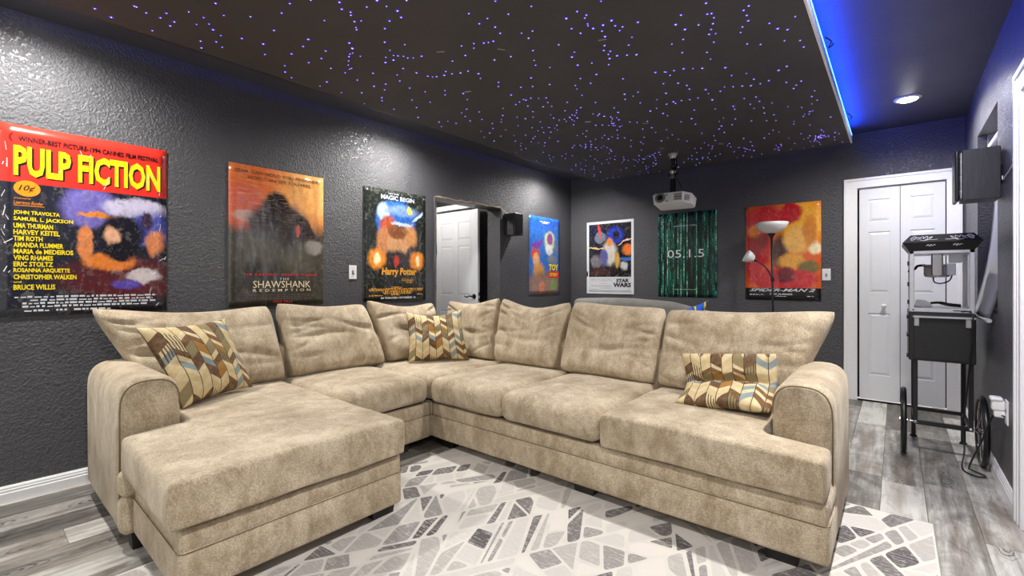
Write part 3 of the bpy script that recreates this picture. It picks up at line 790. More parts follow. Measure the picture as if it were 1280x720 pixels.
def folded():
    bl, br = Vector((-.915, 2.45, .535)), Vector((-.455, 2.43, .535))
    ml, mr = Vector((-.925, 2.66, .575)), Vector((-.465, 2.655, .60))
    tl, tr = Vector((-.97, 2.70, .735)), Vector((-.475, 2.69, .785))
    def f(u, v):
        a = (u + 1) / 2; w = (v + 1) / 2
        P = bl.lerp(br, a); Q = ml.lerp(mr, a); T_ = tl.lerp(tr, a); b = 2 * Q - .5 * (P + T_)
        p = P * (1 - w) ** 2 + b * 2 * w * (1 - w) + T_ * w * w
        p.z += .0 + .02 * math.sin(u * 2.2 + .6) * (1 - w)
        return p
    def th(u, v):
        e = (max(0, 1 - abs(u) ** 3) * max(0, 1 - abs(v) ** 3)) ** .5
        return .066 * e * (1 - .62 * math.exp(-((v - .12) / .16) ** 2))
    throw('chevron print throw pillow folded in half beside the right arm', f, .07, .008, 3, th)
folded()

# ------------------------------------------------------------------ posters
_tc = {}
def text_geo(body, bold=0.0, shear=0.0, spacing=1.0):
    key = (body, bold, shear, spacing)
    if key in _tc: return _tc[key]
    cu = bpy.data.curves.new('lettering', 'FONT'); cu.body = body; cu.resolution_u = 2; cu.offset = bold; cu.shear = shear; cu.space_character = spacing
    o = bpy.data.objects.new('lettering', cu); C.objects.link(o)
    dg = bpy.context.evaluated_depsgraph_get(); dg.update()
    me = bpy.data.meshes.new_from_object(o.evaluated_get(dg))
    vs = [v.co.copy() for v in me.vertices]; fs = [tuple(p.vertices) for p in me.polygons]
    bpy.data.objects.remove(o); bpy.data.meshes.remove(me)
    x0, x1 = min(v.x for v in vs), max(v.x for v in vs); y0, y1 = min(v.y for v in vs), max(v.y for v in vs)
    vs = [((v.x - x0) / (x1 - x0), (v.y - y0) / (y1 - y0)) for v in vs]
    _tc[key] = (vs, fs); return _tc[key]

def print_mat(name, base, blobs, distort=.05, detail=.35, rough=.22, bands=(), wrinkle=.25, streak=None):
    """flat abstract print: base colour, vertical bands (v0,v1,colour) and soft ellipses (u,v,ru,rv,soft,colour)"""
    t = NT(name); uv = t.n('ShaderNodeUVMap').outputs[0]
    nz = t.n('ShaderNodeTexNoise', {'Scale': 9.0, 'Detail': 5.0, 'Roughness': .65}); t.set(nz.inputs['Vector'], uv)
    dv = t.vec('MULTIPLY', t.vec('SUBTRACT', nz.outputs['Color'], (.5, .5, .5)), (distort * 2, distort * 2, 0))
    p = t.vec('ADD', uv, dv)
    col = lin(base)
    def layer(col, mask, c): return t.mix(mask, col, lin(c))
    for b in blobs:
        u, v, ru, rv, soft, c = b[:6]
        q = t.vec('SUBTRACT', p, (u, v, 0))
        if len(b) > 6: q = t.mapping(q, rot=(0, 0, R(-b[6])))
        d = t.vec('LENGTH', t.vec('MULTIPLY', q, (1 / ru, 1 / rv, 0)))
        col = layer(col, t.rng(d, 1.0 + soft * .25, 1.0 - soft * .75, smooth=True), c)
    if streak:
        a, sc, amt, c = streak
        s = t.noise(t.mapping(uv, sc, rot=(0, 0, R(a))), 2.0, 4, .7)
        sv = t.n('ShaderNodeSeparateXYZ'); t.set(sv.inputs[0], uv)
        col = t.mix(t.math('MULTIPLY', t.rng(s, .5, .72, 0, amt), t.rng(sv.outputs[1], .5, .75)), col, lin(c))
    vo = t.n('ShaderNodeTexVoronoi', {'Scale': 34.0}); t.set(vo.inputs['Vector'], t.vec('ADD', p, t.vec('MULTIPLY', dv, (1.5, 1.5, 0))))
    vs_ = t.n('ShaderNodeSeparateColor'); t.set(vs_.inputs[0], vo.outputs['Color'])
    col = t.mix(t.rng(vs_.outputs[0], .3, 0, 0, detail * .9), col, (.02, .018, .025, 1)); col = t.mix(t.rng(vs_.outputs[1], .78, 1, 0, detail * .3), col, (.85, .8, .72, 1))
    g = t.noise(uv, 26, 5, .75)
    col = t.mix(t.rng(g, .3, .52, detail, 0), col, (.012, .012, .016, 1)) if detail else col
    col = t.mix(t.rng(g, .56, .75, 0, detail * .6), col, (.75, .72, .68, 1)) if detail else col
    sx = t.n('ShaderNodeSeparateXYZ'); t.set(sx.inputs[0], uv)
    for v0, v1, c in bands:
        m = t.math('MULTIPLY', t.math('GREATER_THAN', sx.outputs[1], v0), t.math('LESS_THAN', sx.outputs[1], v1)); col = t.mix(m, col, lin(c))
    w = t.noise(t.mapping(uv, (2.0, 1.2, 1)), 2.2, 2, .5); t.bump(w, wrinkle, .05)
    t.out(col, rough); t.p.inputs['Coat Weight'].default_value = .4; t.p.inputs['Coat Roughness'].default_value = .12
    return t
PAPER = plain('poster_back', (215, 215, 212), .7)
def ink(name, rgb, rough=.35): return plain('ink_' + name, rgb, rough, var=.02)
INK = {k: ink(k, v) for k, v in dict(yellow=(250, 224, 20), black=(18, 12, 14), white=(238, 238, 240), orange=(246, 150, 30), red=(226, 40, 44), cream=(236, 220, 180), gold=(236, 168, 50), pale=(196, 206, 226), silver=(212, 216, 222), grey=(150, 150, 156), umber=(92, 74, 56), mint=(190, 226, 214), darkred=(110, 14, 20)).items()}
class Poster:
    def __init__(s, name, label, wall, pos, z0, m, w=.69, h=1.02, seed=0, gap=.004):
        s.w, s.h, s.seed, s.gap = w, h, seed, gap
        bm = bmesh.new(); ul = bm.loops.layers.uv.new('UVMap'); nx, nz = 14, 20
        g = [[bm.verts.new((-w / 2 + w * i / nx, s.off(i / nx, j / nz), h * j / nz)) for j in range(nz + 1)] for i in range(nx + 1)]
        for i in range(nx):
            for j in range(nz):
                q = [(i, j), (i + 1, j), (i + 1, j + 1), (i, j + 1)]; f = bm.faces.new([g[a][b] for a, b in q])
                for L, (a, b) in zip(f.loops, q): L[ul].uv = (a / nx, b / nz)
        me = bpy.data.meshes.new(name); bm.to_mesh(me); bm.free(); me.materials.append(m); me.materials.append(PAPER)
        me.polygons.foreach_set('use_smooth', [True] * len(me.polygons))
        s.o = bpy.data.objects.new(name, me); C.objects.link(s.o); tag(s.o, label, 'poster', 'film posters on the walls')
        sd = s.o.modifiers.new('thickness', 'SOLIDIFY'); sd.thickness = .0008; sd.offset = -1; sd.material_offset = 1; sd.material_offset_rim = 1
        if wall == 'left': s.o.location = (XL, pos, z0); s.o.rotation_euler = (0, 0, R(90))
        else: s.o.location = (pos, YB, z0)
    def off(s, u, v):       # distance from the wall
        return -(s.gap + .0022 * (1 + noise.noise(Vector((u * 3.0 + s.seed * 3.3, v * 3.6, s.seed)))))
    def put(s, name, vs, fs, mat_, lift=.0009):
        """flat ink shapes given in poster uv"""
        me = bpy.data.meshes.new(name)
        me.from_pydata([(-s.w / 2 + s.w * u, s.off(u, v) - lift, s.h * v) for u, v in vs], [], fs)
        me.materials.append(mat_)
        o = bpy.data.objects.new(name, me); C.objects.link(o); o.parent = s.o
        if len(fs) > 8: o['kind'] = 'stuff'
        return o
    def text(s, body, u0, u1, v0, v1, ink_, bold=0.0, shear=0.0, spacing=1.0, lift=.0015, slope=0.0, name='lettering', arch=0.0):
        vs, fs = text_geo(body, bold, shear, spacing)
        f = lambda a, b: (u0 + (u1 - u0) * a, v0 + (v1 - v0) * b + slope * a - arch * (1 - (2 * a - 1) ** 2) * (1 - b))
        return s.put(name, [f(a, b) for a, b in vs], fs, INK[ink_], lift)
    def shadow_text(s, body, u0, u1, v0, v1, ink_, sh, d=.006, bold=0.0, **k):
        s.text(body, u0 + d, u1 + d, v0 - d * .7, v1 - d * .7, sh, bold + .015, lift=.0008, name='lettering_shadow', **k); return s.text(body, u0, u1, v0, v1, ink_, bold, lift=.0013, **k)
    def rect(s, u0, u1, v0, v1, ink_, lift=.0007, name='printed_panel', n=6):
        vs, fs = [], []
        for i in range(n + 1): vs += [(u0 + (u1 - u0) * i / n, v0), (u0 + (u1 - u0) * i / n, v1)]
        for i in range(n): fs.append((2 * i, 2 * i + 2, 2 * i + 3, 2 * i + 1))
        return s.put(name, vs, fs, ink_ if not isinstance(ink_, str) else INK[ink_], lift)
    def disc(s, u, v, ru, rv, ink_, lift=.0009, n=24):
        return s.put('printed_disc', [(u + ru * math.cos(2 * PI * i / n), v + rv * math.sin(2 * PI * i / n)) for i in range(n)], [tuple(range(n))], INK[ink_], lift)
    def credits(s, u0, u1, rows, ink_, seed=1, hh=.007):
        """rows of billing print too small to read: short bars"""
        rs = random.Random(seed); vs, fs = [], []
        for v, a, b in rows:
            u = a
            while u < b:
                w = rs.uniform(.012, .045); e = min(u + w, b); k = len(vs); h_ = hh * rs.choice((.6, 1, 1))
                vs += [(u, v), (e, v), (e, v + h_), (u, v + h_)]; fs.append((k, k + 1, k + 2, k + 3)); u = e + rs.uniform(.006, .014)
        return s.put('credit_block', vs, fs, INK[ink_], .0009)

# 1 red and yellow poster, nearest on the left wall
t = print_mat('print_crime', (30, 32, 44), [(.22, .3, .3, .6, .6, (34, 36, 48)), (.75, .2, .5, .14, .5, (92, 34, 38)), (.5, .6, .2, .12, .4, (120, 110, 190)), (.8, .62, .24, .06, .4, (206, 200, 226)),
    (.9, .5, .2, .12, .5, (66, 78, 168)), (.55, .56, .14, .02, .4, (226, 140, 60)), (.62, .3, .19, .05, .4, (232, 132, 52)), (.47, .4, .05, .12, .4, (228, 140, 80)), (.7, .47, .16, .12, .4, (24, 22, 30)), (.63, .44, .06, .07, .5, (232, 176, 140)),
    (.68, .36, .13, .06, .4, (20, 18, 24)), (.92, .42, .08, .09, .5, (224, 138, 84)), (.84, .22, .13, .045, .4, (214, 202, 206)), (.72, .17, .1, .03, .4, (92, 70, 170)), (.86, .56, .05, .06, .4, (60, 40, 66))],
    .05, .3, bands=[(.70, 1.1, (228, 52, 40))], wrinkle=.12)
uv = t.n('ShaderNodeUVMap').outputs[0]        # worn white scratches at the edges
P1 = Poster('film_poster', 'red-topped film poster with big yellow title, nearest on the left wall', 'left', .4625, .972, t.m, w=.715, h=1.02, seed=1)
P1.shadow_text('PULP FICTION', .075, .955, .735, .895, 'yellow', 'black', .008, .038)
P1.text('WINNER-BEST PICTURE-1994 CANNES FILM FESTIVAL', .10, .94, .916, .944, 'black', .03, lift=.0018)
P1.text('(', .05, .075, .91, .955, 'darkred', .03); P1.text(')', .955, .975, .905, .95, 'darkred', .03)
P1.text('a Quentin Tarantino film', .33, .70, .704, .728, 'black', .015, .35, lift=.0018)
P1.disc(.145, .672, .07, .042, 'orange'); P1.text('10\u00a2', .10, .19, .652, .69, 'black', .01, .3)
P1.text('produced by', .075, .165, .612, .624, 'orange', 0, .3); P1.text('Lawrence Bender', .075, .23, .588, .606, 'orange', 0, .3); P1.rect(.075, .235, .580, .583, 'orange', n=2)
for i, n_ in enumerate(['JOHN TRAVOLTA', 'SAMUEL L. JACKSON', 'UMA THURMAN', 'HARVEY KEITEL', 'TIM ROTH', 'AMANDA PLUMMER', 'MARIA de MEDEIROS', 'VING RHAMES', 'ERIC STOLTZ', 'ROSANNA ARQUETTE', 'CHRISTOPHER WALKEN']):
    P1.text(n_, .075, .075 + .0205 * len(n_) * .92, .530 - i * .0335, .556 - i * .0335, 'yellow', .03)
P1.text('and', .075, .115, .177, .187, 'yellow', .02); P1.text('BRUCE WILLIS', .075, .295, .140, .168, 'yellow', .03)
P1.credits(0, 1, [(.098, .08, .93), (.081, .16, .9), (.064, .12, .92), (.047, .12, .86), (.025, .13, .26), (.025, .30, .36), (.025, .40, .62)], 'silver', 4, .010)
rs = random.Random(8); vs, fs = [], []
for i in range(46):                                # creases rubbed white
    u, v, a = rs.choice((rs.uniform(.86, .99), rs.uniform(.01, .05), rs.uniform(.2, .95))), rs.uniform(.02, .99), rs.uniform(.4, 2.2); L = rs.uniform(.01, .05)
    if .2 < u < .85 and v < .7: continue
    k = len(vs); du, dv_ = L * math.cos(a), L * math.sin(a); w_ = rs.uniform(.0012, .003)
    vs += [(u, v), (min(.997, u + w_ * 2), v - w_), (min(.997, max(.003, u + du + w_)), min(.996, v + dv_)), (min(.997, max(.003, u + du)), min(.997, v + dv_ + w_))]; fs.append((k, k + 1, k + 2, k + 3))
P1.put('worn_crease', vs, fs, INK['white'], .0015)
# 2 orange over dark olive
t = print_mat('print_prison', (70, 66, 54), [(.5, .85, .8, .34, .5, (222, 112, 50)), (.85, .86, .42, .3, .8, (242, 172, 96)), (.12, .72, .28, .18, .6, (206, 96, 66)), (.18, .64, .16, .05, .5, (188, 150, 136)), (.5, .58, .36, .20, .35, (52, 48, 42)), (.47, .73, .16, .12, .4, (34, 28, 26)), (.75, .62, .2, .06, .4, (44, 38, 34), -32),
    (.88, .44, .12, .07, .5, (150, 142, 134)), (.7, .56, .03, .05, .4, (190, 80, 54)), (.3, .42, .3, .16, .9, (84, 80, 66)), (.25, .2, .1, .16, .7, (36, 36, 30)), (.7, .3, .2, .2, .8, (92, 88, 74)), (.45, .14, .6, .16, .8, (52, 50, 42))],
    .04, .16, streak=(38, (3, 46, 1), .35, (250, 206, 150)), wrinkle=.8)
P2 = Poster('film_poster', 'film poster with orange sky over dark olive, second on the left wall', 'left', 1.52, .975, t.m, seed=2)
P2.text('FEAR CAN HOLD YOU PRISONER.', .06, .95, .945, .968, 'umber'); P2.text('HOPE CAN SET YOU FREE.', .18, .86, .905, .928, 'umber')
P2.text('TIM ROBBINS', .14, .46, .222, .238, 'red', .02, 0, 1.5); P2.text('MORGAN FREEMAN', .52, .92, .222, .238, 'red', .02, 0, 1.5)
P2.text('THE', .50, .60, .190, .206, 'cream', 0, 0, 1.5); P2.text('SHAWSHANK', .23, .845, .132, .184, 'cream'); P2.text('REDEMPTION', .23, .845, .105, .124, 'cream', .01, 0, 1.8)
P2.credits(0, 1, [(.078, .12, .92), (.064, .12, .9), (.05, .2, .86)], 'umber', 6, .006); P2.text('THIS FALL', .43, .64, .022, .040, 'red', .02, 0, 1.4)
# 3 dark green, blue sky and two flames
t = print_mat('print_wizard', (34, 40, 34), [(.5, .72, .34, .2, .2, (42, 104, 190)), (.3, .8, .12, .08, .5, (180, 200, 224)), (.6, .82, .3, .06, .6, (120, 150, 200)), (.72, .83, .05, .035, .3, (246, 214, 84)), (.36, .68, .13, .1, .5, (186, 80, 40)), (.3, .54, .12, .14, .5, (200, 134, 84)), (.7, .58, .16, .14, .5, (206, 142, 80)), (.78, .42, .12, .1, .5, (60, 50, 60)),
    (.52, .52, .17, .19, .4, (214, 158, 110)), (.52, .63, .17, .08, .4, (128, 74, 38)), (.5, .33, .26, .14, .4, (48, 42, 44)), (.5, .36, .05, .06, .4, (190, 60, 40)), (.2, .38, .15, .1, .4, (246, 150, 40)), (.2, .38, .05, .06, .6, (255, 246, 190)), (.85, .37, .14, .095, .4, (244, 146, 40)), (.86, .37, .045, .055, .6, (255, 244, 180)),
    (.86, .78, .12, .02, .5, (196, 214, 240), 30), (.6, .7, .2, .02, .5, (190, 206, 236)), (.5, .04, .7, .12, .4, (24, 25, 24))], .045, .3, wrinkle=.45)
P3 = Poster('film_poster', 'dark green film poster with two orange flames, right of a wall switch', 'left', 2.575, .978, t.m, seed=3)
P3.text('LET THE', .38, .54, .962, .975, 'pale', .01); P3.text('MAGIC BEGIN', .26, .80, .912, .952, 'pale', .02)
P3.shadow_text('Harry Potter', .27, .84, .215, .30, 'gold', 'umber', .008, .03, shear=.12)
P3.text('AND THE', .58, .66, .198, .206, 'gold'); P3.text("SORCERER'S", .58, .78, .178, .193, 'gold', .01); P3.text('STONE', .66, .76, .158, .172, 'gold', .01)
P3.credits(0, 1, [(.118, .42, .6), (.104, .08, .95), (.09, .08, .95), (.076, .28, .78), (.062, .3, .75), (.046, .08, .28), (.05, .42, .55), (.05, .85, .94)], 'gold', 7, .009)
P3.text('IN THEATERS NOVEMBER 16', .26, .82, .018, .034, 'white', .015)
# 4 blue and yellow
t = print_mat('print_toys', (40, 108, 196), [(.5, .92, .7, .12, .8, (30, 92, 200)), (.66, .7, .2, .13, .4, (190, 214, 150)), (.66, .72, .11, .085, .4, (150, 70, 150)), (.64, .58, .14, .08, .5, (222, 226, 222)), (.25, .64, .2, .045, .4, (112, 56, 160), 12), (.2, .52, .16, .08, .5, (190, 70, 40)), (.22, .45, .11, .1, .5, (232, 164, 110)), (.3, .3, .2, .12, .6, (214, 150, 70)),
    (.5, .12, .7, .2, .6, (150, 112, 88)), (.8, .12, .14, .1, .5, (120, 150, 70)), (.4, .1, .1, .08, .5, (214, 120, 90)), (.9, .62, .14, .12, .7, (92, 110, 160)), (.75, .45, .2, .08, .6, (120, 130, 150))], .06, .28, wrinkle=.1)
P4 = Poster('film_poster', 'bright blue film poster with yellow title, by the back corner', 'left', 4.935, .982, t.m, seed=4)
P4.shadow_text('TOY', .63, .95, .31, .395, 'yellow', 'black', .01, .05); P4.rect(.62, .97, .215, .30, 'red'); P4.text('STORY', .66, .93, .235, .28, 'yellow', .03)
P4.credits(0, 1, [(.935, .34, .66), (.918, .40, .60)], 'white', 3, .010)
# 5 white bordered
t = print_mat('print_space', (26, 22, 26), [(.3, .78, .14, .085, .25, (120, 122, 128)), (.62, .8, .2, .12, .7, (40, 62, 190)), (.64, .8, .08, .07, .5, (30, 28, 34)), (.5, .55, .18, .18, .5, (206, 200, 190)), (.38, .5, .1, .14, .5, (88, 90, 150)), (.66, .46, .06, .12, .5, (206, 160, 60)), (.88, .6, .12, .075, .5, (236, 120, 40)), (.8, .38, .09, .06, .5, (200, 200, 204)),
    (.88, .47, .2, .03, .5, (60, 110, 190)), (.28, .88, .025, .12, .4, (232, 70, 40), 14), (.2, .63, .2, .012, .4, (236, 200, 130)), (.85, .72, .2, .012, .4, (240, 200, 190), 20), (.2, .45, .14, .1, .6, (120, 116, 118)), (.5, .7, .08, .06, .5, (220, 140, 60)), (.3, .3, .3, .06, .6, (70, 44, 40))], .05, .3, bands=[(0, .232, (216, 219, 224)), (.965, 1.1, (216, 219, 224))], wrinkle=.08)
P5 = Poster('film_poster', 'white-bordered space film poster on the back wall, leftmost there', 'back', -2.96, .985, t.m, w=.70, h=.985, seed=5)
fr = plain('poster_border', (222, 225, 230), .3, var=.02)
for a in ((0, .05, 0, 1), (.95, 1, 0, 1), (.05, .95, .965, 1), (.05, .95, 0, .022)): P5.rect(*a, fr, .0014, 'white_border')
P5.text('STAR', .64, .90, .158, .205, 'black', .05, .1); P5.text('WARS', .58, .945, .092, .152, 'black', .05, .05)
P5.rect(.06, .94, .045, .048, 'black'); P5.rect(.06, .94, .212, .214, 'black')
P5.credits(0, 1, [(.19, .08, .6), (.175, .1, .55), (.14, .28, .44), (.11, .1, .56), (.098, .1, .56), (.075, .3, .58), (.06, .1, .25), (.06, .86, .92)], 'grey', 9, .007)
# 6 green streaks
t = NT('print_green_streaks'); uv = t.n('ShaderNodeUVMap').outputs[0]; sx = t.n('ShaderNodeSeparateXYZ'); t.set(sx.inputs[0], uv)
cu_ = t.math('MULTIPLY', sx.outputs[0], 38.0); ci = t.math('FLOOR', cu_)
w1 = t.n('ShaderNodeTexWhiteNoise', noise_dimensions='1D'); t.set(w1.inputs['W'], ci)
cv = t.n('ShaderNodeCombineXYZ'); t.set(cv.inputs[0], t.math('MULTIPLY', ci, 3.7)); t.set(cv.inputs[1], t.math('MULTIPLY', sx.outputs[1], 5.0))
lng = t.noise(cv.outputs[0], 1.0, 3, .6)
cv2 = t.n('ShaderNodeCombineXYZ'); t.set(cv2.inputs[0], cu_); t.set(cv2.inputs[1], t.math('MULTIPLY', sx.outputs[1], 62.0))
fine = t.noise(cv2.outputs[0], 1.3, 3, .7)
prof = t.rng(t.math('ABSOLUTE', t.math('SUBTRACT', t.math('FRACT', cu_), .5)), .48, .2)
val = t.math('MULTIPLY', t.math('MULTIPLY', t.rng(lng, .34, .6), t.rng(fine, .36, .56)), t.math('MULTIPLY', prof, t.rng(w1.outputs['Value'], .15, .85, .12, 1)))
t.out(t.ramp(val, [(0, lin(10, 16, 16)), (.2, lin(14, 70, 60)), (.48, lin(44, 164, 134)), (.85, lin(196, 244, 226))]), .25); t.bump(t.noise(t.mapping(uv, (2, 1.2, 1)), 2.2, 2), .25, .05)
P6 = Poster('film_poster', 'black film poster covered in green vertical streaks, below the projector', 'back', -1.935, .967, t.m, w=.70, h=1.02, seed=6)
P6.text('05.1.5', .17, .80, .465, .56, 'silver', .0); P6.text('WAIT YOUR TURN', .28, .67, .835, .85, 'pale', .01); P6.credits(0, 1, [(.085, .30, .68)], 'mint', 2, .007)
# 7 red and yellow with black foot
t = print_mat('print_hero', (226, 96, 34), [(.75, .8, .4, .3, .8, (244, 176, 44)), (.3, .86, .36, .14, .4, (206, 34, 40)), (.62, .9, .16, .12, .4, (198, 26, 36)), (.2, .62, .2, .3, .4, (210, 40, 38)), (.12, .72, .1, .08, .5, (240, 130, 40)), (.48, .5, .13, .2, .5, (84, 44, 40)), (.7, .62, .2, .16, .5, (244, 184, 90)), (.86, .7, .1, .2, .6, (214, 130, 40)), (.62, .4, .2, .09, .5, (240, 170, 60)),
    (.93, .53, .1, .07, .7, (255, 236, 190)), (.85, .34, .16, .07, .5, (120, 104, 50)), (.5, .22, .5, .12, .3, (206, 30, 42)), (.55, .26, .14, .09, .5, (120, 20, 36)), (.12, .38, .14, .2, .5, (200, 36, 44))], .05, .22, bands=[(-.1, .125, (24, 22, 26))], wrinkle=.3)
P7 = Poster('film_poster', 'red and yellow film poster behind the floor lamp on the back wall', 'back', -.932, .957, t.m, w=.70, h=1.02, seed=7)
P7.text('SPIDER-MAN 2', .06, .93, .088, .12, 'silver', .02, .4); P7.text('THIS SUMMER', .34, .64, .052, .07, 'silver', .02, .3)
P7.credits(0, 1, [(.05, .06, .26), (.036, .42, .56), (.04, .83, .92)], 'silver', 5, .009)

# ------------------------------------------------------------------ switches, outlet
def plate(name, label, c, nrm, cat, w=.072, h=.118):
    c, n = Vector(c), Vector(nrm); u = Vector((0, 0, 1)).cross(n)
    root = thing(name, c, label, cat, None)
    def slab(pn, du, dz, hw, hz, t0, t1, m, par, bev=.0015):
        a, b = c + u * (du - hw) + n * t0, c + u * (du + hw) + n * t1
        lo = Vector((min(a.x, b.x), min(a.y, b.y), c.z + dz - hz)); hi = Vector((max(a.x, b.x), max(a.y, b.y), c.z + dz + hz))
        return mk(pn, bx(lo, hi, bev, 2), m, par)
    slab('cover_plate', 0, 0, w / 2, h / 2, 0, .006, M['white'], root, .0025)
    return root, slab
for nm, lb, c, nr in (('light_switch', 'white light switch plate on the left wall between two posters', (XL, 2.13, 1.235), (1, 0, 0)), ('light_switch', 'white light switch plate on the back wall beside the red poster', (-.538, YB, 1.225), (0, -1, 0))):
    r_, sl = plate(nm, lb, c, nr, 'switch'); sl('surround', 0, 0, .010, .016, .005, .008, M['steel'], r_, .001)
    n = Vector(nr); cc = Vector(c)
    mk('toggle', tb([cc + n * .006 + Vector((0, 0, -.004)), cc + n * .02 + Vector((0, 0, -.018))], .004, 8), M['blackpl'], r_)
    for dz in (-.03, .03): mk('screw', lt([(.003, .006), (.003, .0072), (.001, .0074)], cc + Vector((0, 0, dz)), nr, 8), M['steel'], r_)
r_, sl = plate('wall_outlet', 'white wall outlet plate low on the right wall', (XR, 3.60, .455), (-1, 0, 0), 'outlet', .078, .13)
for dz in (-.03, .03): sl('socket', 0, dz, .017, .015, .005, .0075, M['white'], r_, .001)
pg = thing('plug_adapter', (XR - .04, 3.63, .47), 'white plug-in adapter in the right wall outlet', 'adapter')
mk('housing', rbox((XR - .06, 3.595, .455), (XR - .0076, 3.65, .515), .012, 5), M['white'], pg, True)
mk('lower_block', rbox((XR - .05, 3.60, .42), (XR - .0076, 3.645, .46), .008, 5), M['white'], pg, True)
mk('cap', rbox((XR - .066, 3.59, .508), (XR - .015, 3.655, .53), .01, 5), M['white'], pg, True)

# ------------------------------------------------------------------ wall speakers
wood = NT('black_ash_veneer'); co = wood.coord()
wv = wood.noise(wood.mapping(co, (14, 14, 1.6)), 3, 4, .6, 1.2); wood.bump(wv, .15, .003); wood.out(wood.mix(wood.rng(wv, .4, .7), lin(20, 21, 25), lin(36, 38, 46)), .42)
def speaker_right():
    x1 = XR - .012; x0 = x1 - .155; y0, y1, z0, z1 = 3.70, 3.88, 1.628, 1.918
    root = thing('wall_speaker', (x1, 3.84, z0), 'black box speaker on the right wall above the popcorn machine', 'speaker', 'black wall speakers')
    mk('cabinet', bx((x0, y0, z0), (x1, y1, z1), .003, 2), wood.m, root)
    mk('baffle', bx((x0 - .006, y0 + .012, z0 + .012), (x0, y1 - .012, z1 - .012), .002, 1), M['alu'], root)
    mk('grille', rbox((x0 - .03, y0 - .002, z0 - .002), (x0 - .012, y1 + .002, z1 + .002), .008, 6), M['blackpl'], root, True)
    for dz in (-.09, .0, .09): mk('grille_peg', lt([(.008, 0), (.008, .012)], (x0 - .014, y0 + .02, (z0 + z1) / 2 + dz), (1, 0, 0), 10), M['chrome'], root)
    mk('bracket', bx((x1, 3.75, 1.72), (XR, 3.83, 1.82)), M['black'], root)
    mk('cable', tb(catmull([(XR - .004, 3.72, 1.75), (XR - .008, 3.68, 1.722), (XR - .004, 3.62, 1.735), (XR - .004, 3.50, 1.745), (XR - .003, 3.36, 1.77)], 5), .003, 6), M['white'], root, True)
speaker_right()
def speaker_left():
    x0, x1 = XL + .008, XL + .175; y0, y1, z0, z1 = 4.10, 4.25, 1.70, 1.955
    root = thing('wall_speaker', (x0, 4.17, z0), 'black box speaker on the left wall between the doorway and the blue poster', 'speaker', 'black wall speakers')
    mk('cabinet', bx((x0, y0, z0), (x1 - .02, y1, z1), .003, 2), wood.m, root)
    mk('grille', rbox((x1 - .018, y0 - .002, z0 - .002), (x1 + .008, y1 + .002, z1 + .002), .010, 6), M['blackpl'], root, True)
    mk('badge', bx((x1 + .0075, y1 - .04, z0 + .012), (x1 + .0095, y1 - .02, z0 + .018)), M['alu'], root)
    mk('bracket', bx((XL, 4.15, 1.78), (x0, 4.20, 1.86)), M['black'], root)
    mk('cable', tb(catmull([(x0 + .05, 4.12, z1), (x0 + .03, 4.09, z1 + .02), (XL + .006, 4.07, z1 + .045), (XL + .004, 4.04, z1 + .07)], 5), .003, 6), M['white'], root, True)
speaker_left()

